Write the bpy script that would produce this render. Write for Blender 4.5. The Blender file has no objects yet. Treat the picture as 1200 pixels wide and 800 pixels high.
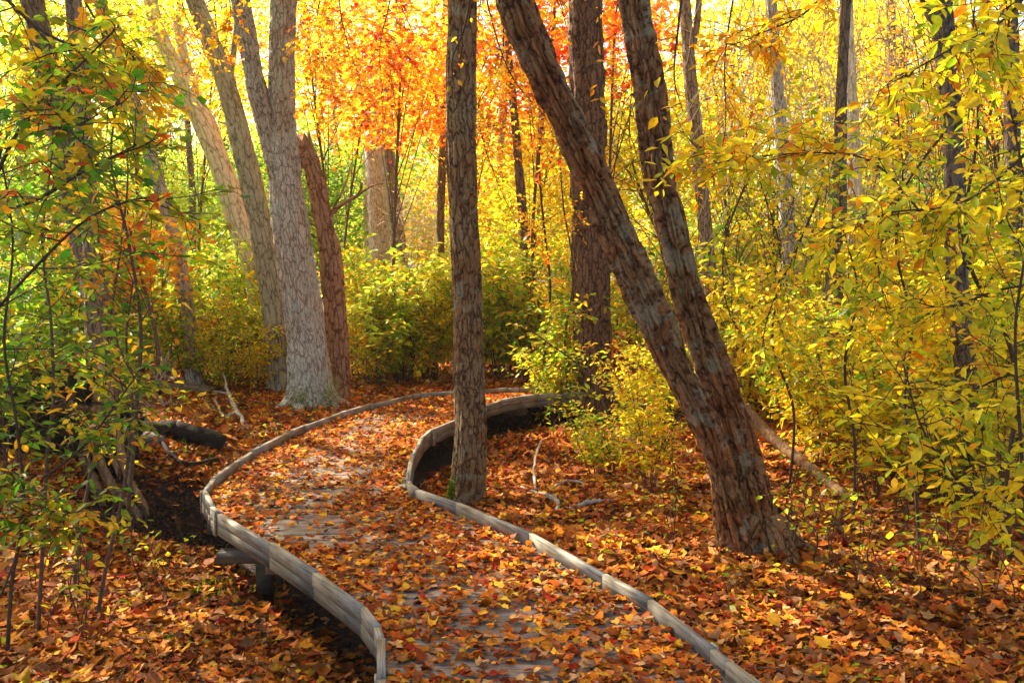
import bpy, math
import numpy as np
from mathutils import Vector
RNG = np.random.default_rng(11)
C = bpy.context.scene.collection
F = 1167.0; HC = 1.6; PITCH = math.atan(100.0/F)
R = math.radians

# ------------------------------------------------------------------ camera maths (photo pixels, 1200x800)
def ray(px, py):
    u = (px-600)/F; v = -(py-400)/F
    cp, sp = math.cos(PITCH), math.sin(PITCH)
    return np.array([u, cp + v*sp, v*cp - sp])
def onplane(px, py, z=0.0):
    d = ray(px, py); t = (z-HC)/d[2]
    return np.array([0, 0, HC]) + d*t
def W(px, py, d):
    r = ray(px, py); return np.array([0, 0, HC]) + r*(d/r[1])
def wrad(wpx, d): return 0.5*wpx*d/F

# ------------------------------------------------------------------ noise
def _h(i, j, k, s):
    n = (i*374761393 + j*668265263 + k*2147483647 + s*974634777) & 0xffffffff
    n = ((n ^ (n >> 13))*1274126177) & 0xffffffff
    n = (n ^ (n >> 16)) & 0xffffff
    return n/16777215.0
def vn(p, s=0):
    p = np.asarray(p, float); f = np.floor(p); i = f.astype(np.int64); t = p-f; t = t*t*(3-2*t)
    r = 0
    for a in (0, 1):
        wa = t[:, 0] if a else 1-t[:, 0]
        for b in (0, 1):
            wb = t[:, 1] if b else 1-t[:, 1]
            for c in (0, 1):
                wc = t[:, 2] if c else 1-t[:, 2]
                r = r + wa*wb*wc*_h(i[:, 0]+a, i[:, 1]+b, i[:, 2]+c, s)
    return r
def fbm(p, o=3, s=0):
    p = np.asarray(p, float); r = 0; a = .5; tot = 0
    for k in range(o):
        r = r + a*vn(p*2**k, s+k); tot += a; a *= .5
    return r/tot
def n2(x, y, f, s=0, o=3):
    x = np.atleast_1d(np.asarray(x, float)); y = np.atleast_1d(np.asarray(y, float))
    return fbm(np.stack([x*f, y*f, np.zeros_like(x)+.37], 1), o, s)
def sm(a, b, x):
    t = np.clip((x-a)/(b-a), 0, 1); return t*t*(3-2*t)

# ------------------------------------------------------------------ boardwalk edges
PAIRS = [((451, 790), (885, 800)), ((445, 727), (810, 738)), ((415, 697), (745, 690)), ((380, 672), (700, 668)), ((340, 645), (650, 640)),
         ((300, 622), (600, 613)), ((262, 600), (550, 593)), ((244, 583), (510, 580)), ((243, 568), (481, 568)), ((262, 551), (475, 552)),
         ((300, 525), (481, 533)), ((345, 503), (489, 515)), ((385, 487), (508, 499)), ((425, 475), (535, 489)), ((460, 466), (556, 478)),
         ((490, 460), (580, 469)), ((530, 457), (605, 464)), ((580, 454.5), (630, 461)), ((625, 453), (668, 458.5)), ((660, 452.5), (705, 458))]
Lk = [(-.62, -3), (-.5, 0), (-.46, 2.6)]; Rk = [(.95, -3), (1.0, 0), (1.08, 2.6)]
for a, b in PAIRS:
    p = onplane(*a, .08); q = onplane(*b, .08); Lk.append((p[0], p[1])); Rk.append((q[0], q[1]))
Lk.append((Lk[-1][0]+1.5, Lk[-1][1]+.3)); Rk.append((Rk[-1][0]+1.5, Rk[-1][1]+.3))
def catmull(P, n):
    P = np.asarray(P, float); Q = np.vstack([2*P[0]-P[1], P, 2*P[-1]-P[-2]]); out = []
    for i in range(len(P)-1):
        a, b, c, d = Q[i:i+4]
        for t in np.linspace(0, 1, n, endpoint=False):
            out.append(.5*((2*b)+(-a+c)*t+(2*a-5*b+4*c-d)*t*t+(-a+3*b-3*c+d)*t**3))
    out.append(P[-1]); return np.array(out)
LE = catmull(Lk, 24); RE = catmull(Rk, 24)
def mind(x, y, E):
    P = E[::4]; d = np.full(len(x), 1e9)
    for i in range(len(P)-1):
        a = P[i]; ab = P[i+1]-a; L2 = (ab**2).sum()+1e-9
        t = np.clip(((x-a[0])*ab[0]+(y-a[1])*ab[1])/L2, 0, 1)
        d = np.minimum(d, (x-a[0]-t*ab[0])**2+(y-a[1]-t*ab[1])**2)
    return np.sqrt(d)
POLY = np.vstack([LE[::4], RE[::-4]])
def inside(x, y):
    r = np.zeros(len(x), bool); n = len(POLY)
    for i in range(n):
        a = POLY[i]; b = POLY[(i+1) % n]
        if a[1] == b[1]: continue
        c = ((a[1] > y) != (b[1] > y)) & (x < (b[0]-a[0])*(y-a[1])/(b[1]-a[1])+a[0]); r ^= c
    return r
def G(x, y):
    x = np.atleast_1d(np.asarray(x, float)); y = np.atleast_1d(np.asarray(y, float))
    dl = mind(x, y, LE); dr = mind(x, y, RE); ins = inside(x, y)
    z = -.12 + .16*(n2(x, y, .35, 5)-.5) + .05*(n2(x, y, 1.7, 9)-.5)
    far = sm(8, 14, np.hypot(x, y)); z = z + far*.25*(n2(x, y, .12, 3)-.35)
    left = dl < dr
    pit = .30*np.exp(-(dl/1.3)**2)*sm(8.6, 6.8, y)
    hole = .62*np.exp(-(((x+2.5)/.60)**4+((y-7.25)/.42)**4))
    bank = .25*sm(2.2, 3.4, -x)*sm(5.5, 7.5, y)*sm(11, 8.5, y)
    zl = z-pit-hole+bank
    near = sm(6.3, 5.0, y)
    zr = z + near*(.05) - .24*np.exp(-(dr/1.2)**2)*sm(5.9, 6.8, y)*sm(13, 11, y)
    zz = np.where(left, zl, zr)
    e = np.minimum(dl, dr)
    zz = np.where(~ins, np.where(e < .35, np.minimum(zz, -.05+.10*sm(0, .35, e)), zz), zz)
    zin = np.where(left, -.58, np.minimum(-.06, -.5+.30*near)); s = sm(0, .25, e)
    zz = np.where(ins, np.minimum(zz, -.06)*(1-s)+np.minimum(zin, -.12)*s, zz)
    return zz
def g1(x, y): return float(G([x], [y])[0])
def gp(px, py):
    """the point where the line through that photo pixel meets the ground"""
    z = -.12
    for _ in range(12):
        p = onplane(px, py, z); z = .5*z+.5*g1(p[0], p[1])
    return np.array([p[0], p[1], g1(p[0], p[1])])

# ------------------------------------------------------------------ mesh building
class Geo:
    def __init__(s): s.v = []; s.f = []; s.n = []; s.m = []; s.c = []; s.bk = []; s.off = 0
    def add(s, v, loops, counts, mi=0, col=None, bk=None):
        v = np.asarray(v, np.float32); loops = np.asarray(loops, np.int64).ravel(); counts = np.asarray(counts, np.int64)
        s.v.append(v); s.f.append(loops+s.off); s.n.append(counts); s.m.append(np.full(len(counts), mi, np.int32))
        if col is None: col = np.ones((len(counts), 3))*.5
        s.c.append(np.broadcast_to(np.asarray(col, np.float32), (len(counts), 3)))
        s.bk.append(np.asarray(bk if bk is not None else v, np.float32)); s.off += len(v)
    def build(s, name, mats, parent=None, smooth=False, loc=None):
        v = np.vstack(s.v).astype(np.float32)
        if loc is not None: v = v-np.asarray(loc, np.float32)
        f = np.concatenate(s.f).astype(np.int32); n = np.concatenate(s.n).astype(np.int32)
        me = bpy.data.meshes.new(name); me.vertices.add(len(v)); me.vertices.foreach_set('co', v.ravel())
        me.loops.add(len(f)); me.loops.foreach_set('vertex_index', f); me.polygons.add(len(n))
        me.polygons.foreach_set('loop_start', np.concatenate([[0], np.cumsum(n)[:-1]]).astype(np.int32))
        me.polygons.foreach_set('material_index', np.concatenate(s.m))
        if smooth: me.polygons.foreach_set('use_smooth', np.ones(len(n), bool))
        me.update(calc_edges=True)
        c = np.vstack(s.c); a = me.attributes.new('col', 'FLOAT_COLOR', 'FACE')
        a.data.foreach_set('color', np.hstack([c, np.ones((len(c), 1), np.float32)]).astype(np.float32).ravel())
        b = me.attributes.new('bk', 'FLOAT_VECTOR', 'POINT'); b.data.foreach_set('vector', np.vstack(s.bk).astype(np.float32).ravel())
        for m in (mats if isinstance(mats, (list, tuple)) else [mats]): me.materials.append(m)
        o = bpy.data.objects.new(name, me); C.objects.link(o)
        if loc is not None and parent is None: o.location = loc
        if parent is not None: o.parent = parent
        return o
def tag(o, label, cat, group=None, kind=None):
    if label: o['label'] = label
    if cat: o['category'] = cat
    if group: o['group'] = group
    if kind: o['kind'] = kind
    return o
def thing(name, loc, label, cat, group=None):
    o = bpy.data.objects.new(name, None); C.objects.link(o); o.location = tuple(float(a) for a in loc); o.empty_display_size = .1
    return tag(o, label, cat, group)
def box(g, a, b, c, d, z0, z1, mi=0, col=None):
    """prism over the ground quad a b c d from z0 to z1"""
    q = [a, b, c, d]; v = [(p[0], p[1], z0) for p in q]+[(p[0], p[1], z1) for p in q]
    g.add(v, [3, 2, 1, 0, 4, 5, 6, 7, 0, 1, 5, 4, 1, 2, 6, 5, 2, 3, 7, 6, 3, 0, 4, 7], [4]*6, mi, col)
def frames(P):
    T = np.gradient(P, axis=0); T /= np.linalg.norm(T, axis=1)[:, None]+1e-9
    n = np.cross(T[0], [0.3, 1, .1]); n /= np.linalg.norm(n); N = [n]
    for i in range(1, len(P)):
        n = N[-1]-T[i]*np.dot(N[-1], T[i]); N.append(n/(np.linalg.norm(n)+1e-9))
    N = np.array(N); return T, N, np.cross(T, N)
def tube(g, P, r, sides=5, mi=0, col=None, cap=True):
    P = np.asarray(P, float); r = np.broadcast_to(np.asarray(r, float), (len(P),)); T, N, B = frames(P)
    th = np.arange(sides)*2*math.pi/sides; n = len(P)
    V = P[:, None]+r[:, None, None]*(np.cos(th)[None, :, None]*N[:, None]+np.sin(th)[None, :, None]*B[:, None])
    i = np.arange(n-1)[:, None]*sides; j = np.arange(sides)[None]; k = (j+1) % sides
    q = np.stack([i+j, i+k, i+sides+k, i+sides+j], -1).reshape(-1, 4)
    s = np.concatenate([[0], np.cumsum(np.linalg.norm(np.diff(P, axis=0), axis=1))])
    bk = np.stack([np.cos(th)[None]*r[:, None], np.sin(th)[None]*r[:, None], np.broadcast_to(s[:, None], (n, sides))], -1)+P[0]*.37
    loops = q.ravel(); cnt = [4]*len(q)
    if cap and sides > 3:
        loops = np.concatenate([loops, (n-1)*sides+np.arange(sides), np.arange(sides)[::-1]]); cnt = cnt+[sides, sides]
    g.add(V.reshape(-1, 3), loops, cnt, mi, col, bk.reshape(-1, 3))
def bark_tube(g, P, r, sides=64, step=.02, ridge=.02, rf=9, flare=.35, flen=.25, seed=0, mi=0, jagged=0, lumps=.06, twist=0.0, shag=0):
    """trunk with real ridged bark, root flare and lumps"""
    P = np.asarray(P, float); C0 = catmull(np.c_[P, r], 12); Q = C0[:, :3]; rr = C0[:, 3]
    s = np.concatenate([[0], np.cumsum(np.linalg.norm(np.diff(Q, axis=0), axis=1))]); n = max(4, int(s[-1]/step))
    t = np.linspace(0, s[-1], n); Q = np.stack([np.interp(t, s, Q[:, k]) for k in range(3)], 1); rr = np.interp(t, s, rr)
    T, N, B = frames(Q); th = np.arange(sides)*2*math.pi/sides
    TH, S = np.meshgrid(th, t); RR = np.repeat(rr[:, None], sides, 1)
    c = np.cos(TH+twist*S); d = np.sin(TH+twist*S); fr = rf/6.283
    pt = np.stack([c.ravel()*fr*2.2, d.ravel()*fr*2.2, S.ravel()*1.25+seed*7.3], 1)
    warp = fbm(np.stack([c.ravel()*2, d.ravel()*2, S.ravel()*4+seed], 1), 2, 4)
    pt[:, 0] += warp*.7; pt[:, 1] -= warp*.7
    a = np.abs(fbm(pt, 2, seed)-.5)*2; ridg = np.clip(a*2.6, 0, 1)**.7
    fine = fbm(np.stack([c.ravel()*fr*7, d.ravel()*fr*7, S.ravel()*14], 1), 2, seed+3)
    lump = fbm(np.stack([c.ravel()*1.3, d.ravel()*1.3, S.ravel()*1.6+seed*3], 1), 2, seed+8)-.5
    disp = (ridg-.6)*ridge+(fine-.5)*ridge*.6
    R2 = RR.ravel()*(1+lump*lumps*2)+disp
    if shag:
        pl = vn(np.stack([c.ravel()*fr*1.5, d.ravel()*fr*1.5, S.ravel()*1.7+seed], 1), seed+5); R2 += (pl > .62)*shag
    fl = np.exp(-S.ravel()/flen); k = 5+seed % 3
    R2 *= 1+flare*fl*(.65+.6*np.cos(k*TH.ravel()+seed)+.5*(fbm(np.stack([c.ravel()*2, d.ravel()*2, S.ravel()*0+seed], 1), 2, 1)-.5))
    R2 = R2.reshape(n, sides)
    V = Q[:, None]+R2[..., None]*(np.cos(th)[None, :, None]*N[:, None]+np.sin(th)[None, :, None]*B[:, None])
    if jagged:
        top = S > s[-1]-jagged; hh = vn(np.stack([np.cos(TH).ravel()*3, np.sin(TH).ravel()*3, TH.ravel()*0+seed], 1), 2).reshape(n, sides)
        V[..., 2] -= np.where(top, (S-(s[-1]-jagged))*hh*1.1, 0)
    i = np.arange(n-1)[:, None]*sides; j = np.arange(sides)[None]; kk = (j+1) % sides
    q = np.stack([i+j, i+kk, i+sides+kk, i+sides+j], -1).reshape(-1, 4)
    bk = np.stack([c*RR, d*RR, S+seed*3.1], -1).reshape(-1, 3)
    V = V.reshape(-1, 3); loops = np.concatenate([q.ravel(), (n-1)*sides+np.arange(sides)])
    g.add(V, loops, [4]*len(q)+[sides], mi, None, bk)
    return Q, rr

# ------------------------------------------------------------------ leaves
OVAL = (np.array([(0, 0, 0), (.24, .3, .06), (.24, .62, .05), (0, 1, -.06), (-.24, .62, .05), (-.24, .3, .06)]), [[0, 1, 2, 3], [0, 3, 4, 5]])
DIA = (np.array([(0, 0, 0), (.30, .5, .06), (0, 1, 0), (-.30, .5, .06)]), [[0, 1, 2, 3]])
_m = [(0, 0), (.20, .02), (.40, .10), (.36, .28), (.50, .56), (.30, .60), (.20, .78), (0, 1.0)]
MAP = (np.array([(0, .34, 0)]+[(x, y, 0) for x, y in _m]+[(-x, y, 0) for x, y in _m[1:-1][::-1]]), [[0, i, i % 14+1] for i in range(1, 15)])
_k = [(0, 0), (.40, .10), (.46, .5), (.17, .55), (0, 1.0)]
MAPS = (np.array([(x, y, .10*abs(x)) for x, y in _k]+[(-x, y, .10*abs(x)) for x, y in _k[1:-1][::-1]]), [[0, 1, 2, 3], [0, 3, 4, 5], [0, 5, 6, 7]])
def norm(a): return a/(np.linalg.norm(a, axis=-1, keepdims=True)+1e-9)
def leaves(g, tpl, pos, axis, nrm, size, col, curl=0.0, mi=0, rng=RNG):
    V, Fc = tpl; N = len(pos)
    if N == 0: return
    axis = norm(axis); side = norm(np.cross(axis, nrm)); up = np.cross(side, axis); size = np.broadcast_to(size, (N,))
    v = np.repeat(V[None], N, 0)
    if curl:
        a = rng.normal(0, curl, (N, 1)); b = rng.normal(0, curl, (N, 1)); k = rng.normal(0, curl, (N, 1))
        v = v.copy(); y = v[:, :, 1]-.4; v[:, :, 2] += a*v[:, :, 0]**2*3+b*y**2*2+k*v[:, :, 0]*y*2+rng.normal(0, curl*.16, v[:, :, 2].shape)
        w = 1-.25*rng.random((N, 1)); v[:, :, 0] *= w
    v = v*size[:, None, None]
    P = pos[:, None]+v[..., 0:1]*side[:, None]+v[..., 1:2]*axis[:, None]+v[..., 2:3]*up[:, None]
    nv = len(V); fl = np.concatenate([np.array(f) for f in Fc]); cn = [len(f) for f in Fc]
    loops = (np.arange(N)[:, None]*nv+fl[None]).ravel()
    g.add(P.reshape(-1, 3), loops, np.tile(cn, N), mi, np.repeat(col, len(Fc), 0))
def srgb(h):
    c = np.array([int(h[i:i+2], 16)/255 for i in (0, 2, 4)]); return np.where(c < .04045, c/12.92, ((c+.055)/1.055)**2.4)
def pick(pal, n, rng=RNG, bias=None, var=.22):
    cols = np.array([srgb(p[0]) for p in pal]); w = np.array([p[1] for p in pal], float); w /= w.sum()
    if bias is None: u = rng.random(n)
    else: u = np.clip(bias+rng.normal(0, .17, n), 0, .9999)
    i = np.searchsorted(np.cumsum(w), u).clip(0, len(w)-1)
    c = cols[i]; j = rng.integers(0, len(w), n); c = c*.8+cols[j]*.2
    return c*(1+rng.uniform(-var, var, (n, 1)))
YELLOW = [('88a81e', 1.2), ('bcc424', 2.2), ('e4d426', 4), ('f8d826', 4), ('f4b81e', 1.0), ('d8741a', .25)]
YGREEN = [('548a1a', 1), ('8ab424', 3), ('bcc82c', 3), ('e0c42c', 3), ('f0bc24', 1.2)]
GREEN = [('447a16', 1.6), ('669c20', 3), ('86ac24', 3), ('bcbc2a', 1.6), ('e0b824', .6)]
ORANGE = [('d0441a', .7), ('e8701a', 1.8), ('f2921e', 3.4), ('f4b424', 4), ('f2d038', 3.4)]
ORED = [('c8240e', 1.4), ('e0481a', 2.2), ('ee741a', 3), ('f29a1e', 2.6), ('f2bc28', 1.4)]
GOLD = [('c4b420', 1.4), ('f0c41e', 3), ('f6b81c', 3), ('f2981a', 2), ('e06a1c', .6)]
LIME = [('8cb82a', 1.4), ('b2cc3a', 3), ('d8dc50', 3), ('f0e468', 2.4)]
LITTER = [('4a2210', 1.6), ('763512', 2.4), ('9c4c14', 3), ('b96216', 3.2), ('cd7c1a', 2.6), ('d8a024', 1.3), ('c4925a', 1.6), ('8c5830', 2.0), ('a8280e', .7)]
UP = np.array([0, 0, 1.0])
def grow(gw, gl, stems, rng, pal, ls=.07, tw=14, tl=.35, sp=.05, t0=.25, tpl=OVAL, bare=.1, droop=.25, wr=.0035, mi_w=0, mi_l=0, sub=0, colw=None, sideways=.0):
    """twigs with alternate leaves along the given stems [(points, radii)]"""
    LP, LA, LN, LS, LB = [], [], [], [], []
    def twig(st, d, ln, r, depth):
        n = 5; p = [st]; dd = d.copy()
        for k in range(n-1):
            dd = norm(dd+rng.normal(0, .22, 3)+np.array([0, 0, -droop*.35])); p.append(p[-1]+dd*ln/(n-1))
        p = np.array(p); tube(gw, p, np.linspace(r, r*.35, n), 3, mi_w, None, False)
        m = max(1, int(ln/sp)); ts = (np.arange(m)+rng.random(m)*.8)/m*(1-bare)+bare
        idx = ts*(n-1); i0 = np.minimum(idx.astype(int), n-2); q = p[i0]+(p[i0+1]-p[i0])*(idx-i0)[:, None]
        ax = norm(p[i0+1]-p[i0]); sd = norm(np.cross(ax, UP+rng.normal(0, .2, 3))); sg = np.where(np.arange(m) % 2, 1, -1)[:, None]
        a = norm(ax*.6+sd*sg*.9+rng.normal(0, .3, (m, 3))-UP*rng.uniform(-.1, .45, (m, 1)))
        LP.append(q); LA.append(a); LN.append(norm(UP+rng.normal(0, .38, (m, 3)))); LS.append(ls*rng.uniform(.55, 1.15, m)); LB.append(np.full(m, rng.random()))
        if depth > 0:
            for k in range(rng.integers(1, 4)):
                t = rng.uniform(.2, .8)*(n-1); i = int(t); s2 = p[i]+(p[i+1]-p[i])*(t-i)
                twig(s2, norm(dd+rng.normal(0, .7, 3)), ln*rng.uniform(.45, .7), r*.7, depth-1)
    for P, r in stems:
        P = np.asarray(P, float); n = len(P)
        for k in range(tw):
            t = (t0+(1-t0)*(k+rng.random())/tw)*(n-1); i = min(int(t), n-2); st = P[i]+(P[i+1]-P[i])*(t-i)
            sd = norm(P[i+1]-P[i]); a = rng.uniform(0, 6.283)
            d = norm(sd*rng.uniform(.2, .9)+np.array([math.cos(a), math.sin(a), rng.uniform(-.1, .5)]))
            twig(st, d, tl*rng.uniform(.5, 1.25)*(1.15-.5*(t/(n-1))), wr, sub)
    if not LP: return
    P_, A_, N_, S_, B_ = map(np.concatenate, (LP, LA, LN, LS, LB))
    leaves(gl, tpl, P_, A_, N_, S_, pick(pal, len(P_), rng, B_), .12, mi_l, rng)
def crown(gl, c, rad, n_cl, per, cl, ls, pal, rng, tpl=DIA, thr=.42, flat=.55, curl=0, scale=.5, mi=0):
    """leaf clumps through an ellipsoid, with gaps; returns clump centres"""
    c = np.asarray(c, float); rad = np.asarray(rad, float)
    u = rng.normal(size=(n_cl*4, 3)); u = norm(u)*(rng.random((len(u), 1))**.45); P = c+u*rad
    keep = fbm(P*scale+3.3, 2, 17) > thr; P = P[keep][:n_cl]; n = len(P)
    if n == 0: return P
    off = rng.normal(size=(n, per, 3))*np.array([1, 1, flat])*cl*rng.uniform(.6, 1.3, (n, 1, 1))*.55
    slope = rng.normal(0, .35, (n, 1, 2)); off[..., 2:3] += (off[..., :2]*slope).sum(-1, keepdims=True)
    Q = (P[:, None]+off).reshape(-1, 3); m = len(Q); th = rng.random(m)*6.283
    A = np.stack([np.cos(th), np.sin(th), rng.uniform(-1.0, .25, m)], 1); Nn = norm(UP+rng.normal(0, .6, (m, 3)))
    b = np.repeat(np.clip(rng.normal(.5, .28, n), 0, 1), per)
    leaves(gl, tpl, Q, A, Nn, ls*rng.uniform(.6, 1.25, m), pick(pal, m, rng, b), curl, mi, rng)
    return P

# ------------------------------------------------------------------ materials
def newmat(name):
    m = bpy.data.materials.new(name); m.use_nodes = True; nt = m.node_tree; nt.nodes.clear()
    out = nt.nodes.new('ShaderNodeOutputMaterial'); return m, nt, out
def N_(nt, t, **kw):
    n = nt.nodes.new(t)
    for k, v in kw.items():
        if k.startswith('i_'):
            key = k[2:]; key = int(key) if key.isdigit() else key
            n.inputs[key].default_value = v
        else: setattr(n, k, v)
    return n
def ramp(nt, stops, src):
    r = nt.nodes.new('ShaderNodeValToRGB'); e = r.color_ramp.elements
    while len(e) > 1: e.remove(e[-1])
    for i, (p, c) in enumerate(stops):
        x = e[0] if i == 0 else e.new(p); x.position = p; x.color = (*c, 1)
    nt.links.new(src, r.inputs[0]); return r.outputs[0]
def leafmat(name, trans=.5, rough=.45, spec=.35, boost=1.0):
    m, nt, out = newmat(name); L = nt.links
    at = N_(nt, 'ShaderNodeAttribute', attribute_name='col')
    geo = N_(nt, 'ShaderNodeNewGeometry')
    no = N_(nt, 'ShaderNodeTexNoise'); no.inputs['Scale'].default_value = 45; L.new(geo.outputs['Position'], no.inputs['Vector'])
    mr = N_(nt, 'ShaderNodeMapRange'); L.new(no.outputs['Fac'], mr.inputs['Value']); mr.inputs['From Min'].default_value = .3; mr.inputs['From Max'].default_value = .7
    mr.inputs['To Min'].default_value = .72; mr.inputs['To Max'].default_value = 1.18
    mx = N_(nt, 'ShaderNodeVectorMath', operation='SCALE'); L.new(at.outputs['Color'], mx.inputs[0]); L.new(mr.outputs[0], mx.inputs['Scale'])
    p = N_(nt, 'ShaderNodeBsdfPrincipled'); L.new(mx.outputs[0], p.inputs['Base Color']); p.inputs['Roughness'].default_value = rough; p.inputs['Specular IOR Level'].default_value = spec
    if trans > 0:
        t = N_(nt, 'ShaderNodeBsdfTranslucent')
        s2 = N_(nt, 'ShaderNodeVectorMath', operation='SCALE'); L.new(mx.outputs[0], s2.inputs[0]); s2.inputs['Scale'].default_value = boost; L.new(s2.outputs[0], t.inputs['Color'])
        ms = N_(nt, 'ShaderNodeMixShader'); ms.inputs[0].default_value = trans; L.new(p.outputs[0], ms.inputs[1]); L.new(t.outputs[0], ms.inputs[2]); L.new(ms.outputs[0], out.inputs[0])
    else: L.new(p.outputs[0], out.inputs[0])
    return m
def barkmat(name, dark, mid, light, lichen=None, lamt=.5, sc=1.0, bump=1.0, warm=None):
    m, nt, out = newmat(name); L = nt.links
    at = N_(nt, 'ShaderNodeAttribute', attribute_name='bk')
    nd = N_(nt, 'ShaderNodeTexNoise'); nd.inputs['Scale'].default_value = 11; nd.inputs['Detail'].default_value = 3; L.new(at.outputs['Vector'], nd.inputs['Vector'])
    s1 = N_(nt, 'ShaderNodeVectorMath', operation='MULTIPLY'); s1.inputs[1].default_value = (.05, .05, .12); L.new(nd.outputs['Color'], s1.inputs[0])
    ad = N_(nt, 'ShaderNodeVectorMath', operation='ADD'); L.new(at.outputs['Vector'], ad.inputs[0]); L.new(s1.outputs[0], ad.inputs[1])
    def crack(scale, st, w):
        mp = N_(nt, 'ShaderNodeMapping'); mp.inputs['Scale'].default_value = (1, 1, st); L.new(ad.outputs[0], mp.inputs[0])
        vo = N_(nt, 'ShaderNodeTexVoronoi', feature='DISTANCE_TO_EDGE'); vo.inputs['Scale'].default_value = scale*sc; L.new(mp.outputs[0], vo.inputs['Vector'])
        r = N_(nt, 'ShaderNodeMapRange'); r.inputs['From Max'].default_value = w; L.new(vo.outputs['Distance'], r.inputs['Value']); return r.outputs[0]
    c1 = crack(26, .22, .16); c2 = crack(58, .30, .2)
    fn = N_(nt, 'ShaderNodeTexNoise'); fn.inputs['Scale'].default_value = 70*sc; fn.inputs['Detail'].default_value = 8; fn.inputs['Roughness'].default_value = .72
    mp3 = N_(nt, 'ShaderNodeMapping'); mp3.inputs['Scale'].default_value = (1, 1, .45); L.new(ad.outputs[0], mp3.inputs[0]); L.new(mp3.outputs[0], fn.inputs['Vector'])
    def M(op, a, b, c=None):
        n = N_(nt, 'ShaderNodeMath', operation=op)
        for k, v in enumerate((a, b, c)):
            if v is None: continue
            if isinstance(v, (int, float)): n.inputs[k].default_value = v
            else: L.new(v, n.inputs[k])
        return n.outputs[0]
    h = M('MULTIPLY_ADD', c1, .38, M('MULTIPLY_ADD', c2, .22, M('MULTIPLY', fn.outputs['Fac'], .8)))
    h = M('SUBTRACT', h, .15)
    col = ramp(nt, [(.22, dark), (.48, mid), (.82, light)], h)
    if warm is not None:
        n3 = N_(nt, 'ShaderNodeTexNoise'); n3.inputs['Scale'].default_value = 2.6; n3.inputs['Detail'].default_value = 5; L.new(at.outputs['Vector'], n3.inputs['Vector'])
        f3 = ramp(nt, [(.44, (0, 0, 0)), (.58, (1, 1, 1))], n3.outputs['Fac'])
        x = N_(nt, 'ShaderNodeMix', data_type='RGBA', blend_type='MULTIPLY'); L.new(f3, x.inputs['Factor']); L.new(col, x.inputs['A']); x.inputs['B'].default_value = (*warm, 1); col = x.outputs['Result']
    if lichen is not None:
        n2_ = N_(nt, 'ShaderNodeTexNoise'); n2_.inputs['Scale'].default_value = 12*sc; n2_.inputs['Detail'].default_value = 9; n2_.inputs['Roughness'].default_value = .72; L.new(at.outputs['Vector'], n2_.inputs['Vector'])
        nb = N_(nt, 'ShaderNodeTexNoise'); nb.inputs['Scale'].default_value = 2.1; L.new(at.outputs['Vector'], nb.inputs['Vector'])
        f_in = M('MULTIPLY_ADD', nb.outputs['Fac'], .45, M('MULTIPLY', n2_.outputs['Fac'], .75)); th = .735-.12*lamt
        f = ramp(nt, [(th, (0, 0, 0)), (th+.07, (.65, .65, .65))], f_in)
        f = M('MULTIPLY', f, M('MINIMUM', M('MULTIPLY', h, 2.2), 1.0))
        x = N_(nt, 'ShaderNodeMix', data_type='RGBA'); L.new(f, x.inputs['Factor']); L.new(col, x.inputs['A']); x.inputs['B'].default_value = (*lichen, 1)
        col = x.outputs['Result']
    p = N_(nt, 'ShaderNodeBsdfPrincipled'); L.new(col, p.inputs['Base Color']); p.inputs['Roughness'].default_value = .85; p.inputs['Specular IOR Level'].default_value = .25
    b = N_(nt, 'ShaderNodeBump'); b.inputs['Strength'].default_value = bump; b.inputs['Distance'].default_value = .03; L.new(h, b.inputs['Height']); L.new(b.outputs[0], p.inputs['Normal'])
    L.new(p.outputs[0], out.inputs[0]); return m
def noisemat(name, stops, scale=20, rough=.85, bump=.4, stretch=(1, 1, 1), dist=.01, detail=6):
    m, nt, out = newmat(name); L = nt.links
    at = N_(nt, 'ShaderNodeTexCoord'); mp = N_(nt, 'ShaderNodeMapping'); mp.inputs['Scale'].default_value = stretch; L.new(at.outputs['Object'], mp.inputs[0])
    n1 = N_(nt, 'ShaderNodeTexNoise'); n1.inputs['Scale'].default_value = scale; n1.inputs['Detail'].default_value = detail; n1.inputs['Roughness'].default_value = .65; L.new(mp.outputs[0], n1.inputs['Vector'])
    col = ramp(nt, stops, n1.outputs['Fac'])
    p = N_(nt, 'ShaderNodeBsdfPrincipled'); L.new(col, p.inputs['Base Color']); p.inputs['Roughness'].default_value = rough; p.inputs['Specular IOR Level'].default_value = .3
    b = N_(nt, 'ShaderNodeBump'); b.inputs['Strength'].default_value = bump; b.inputs['Distance'].default_value = dist; L.new(n1.outputs['Fac'], b.inputs['Height']); L.new(b.outputs[0], p.inputs['Normal'])
    L.new(p.outputs[0], out.inputs[0]); return m
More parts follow.
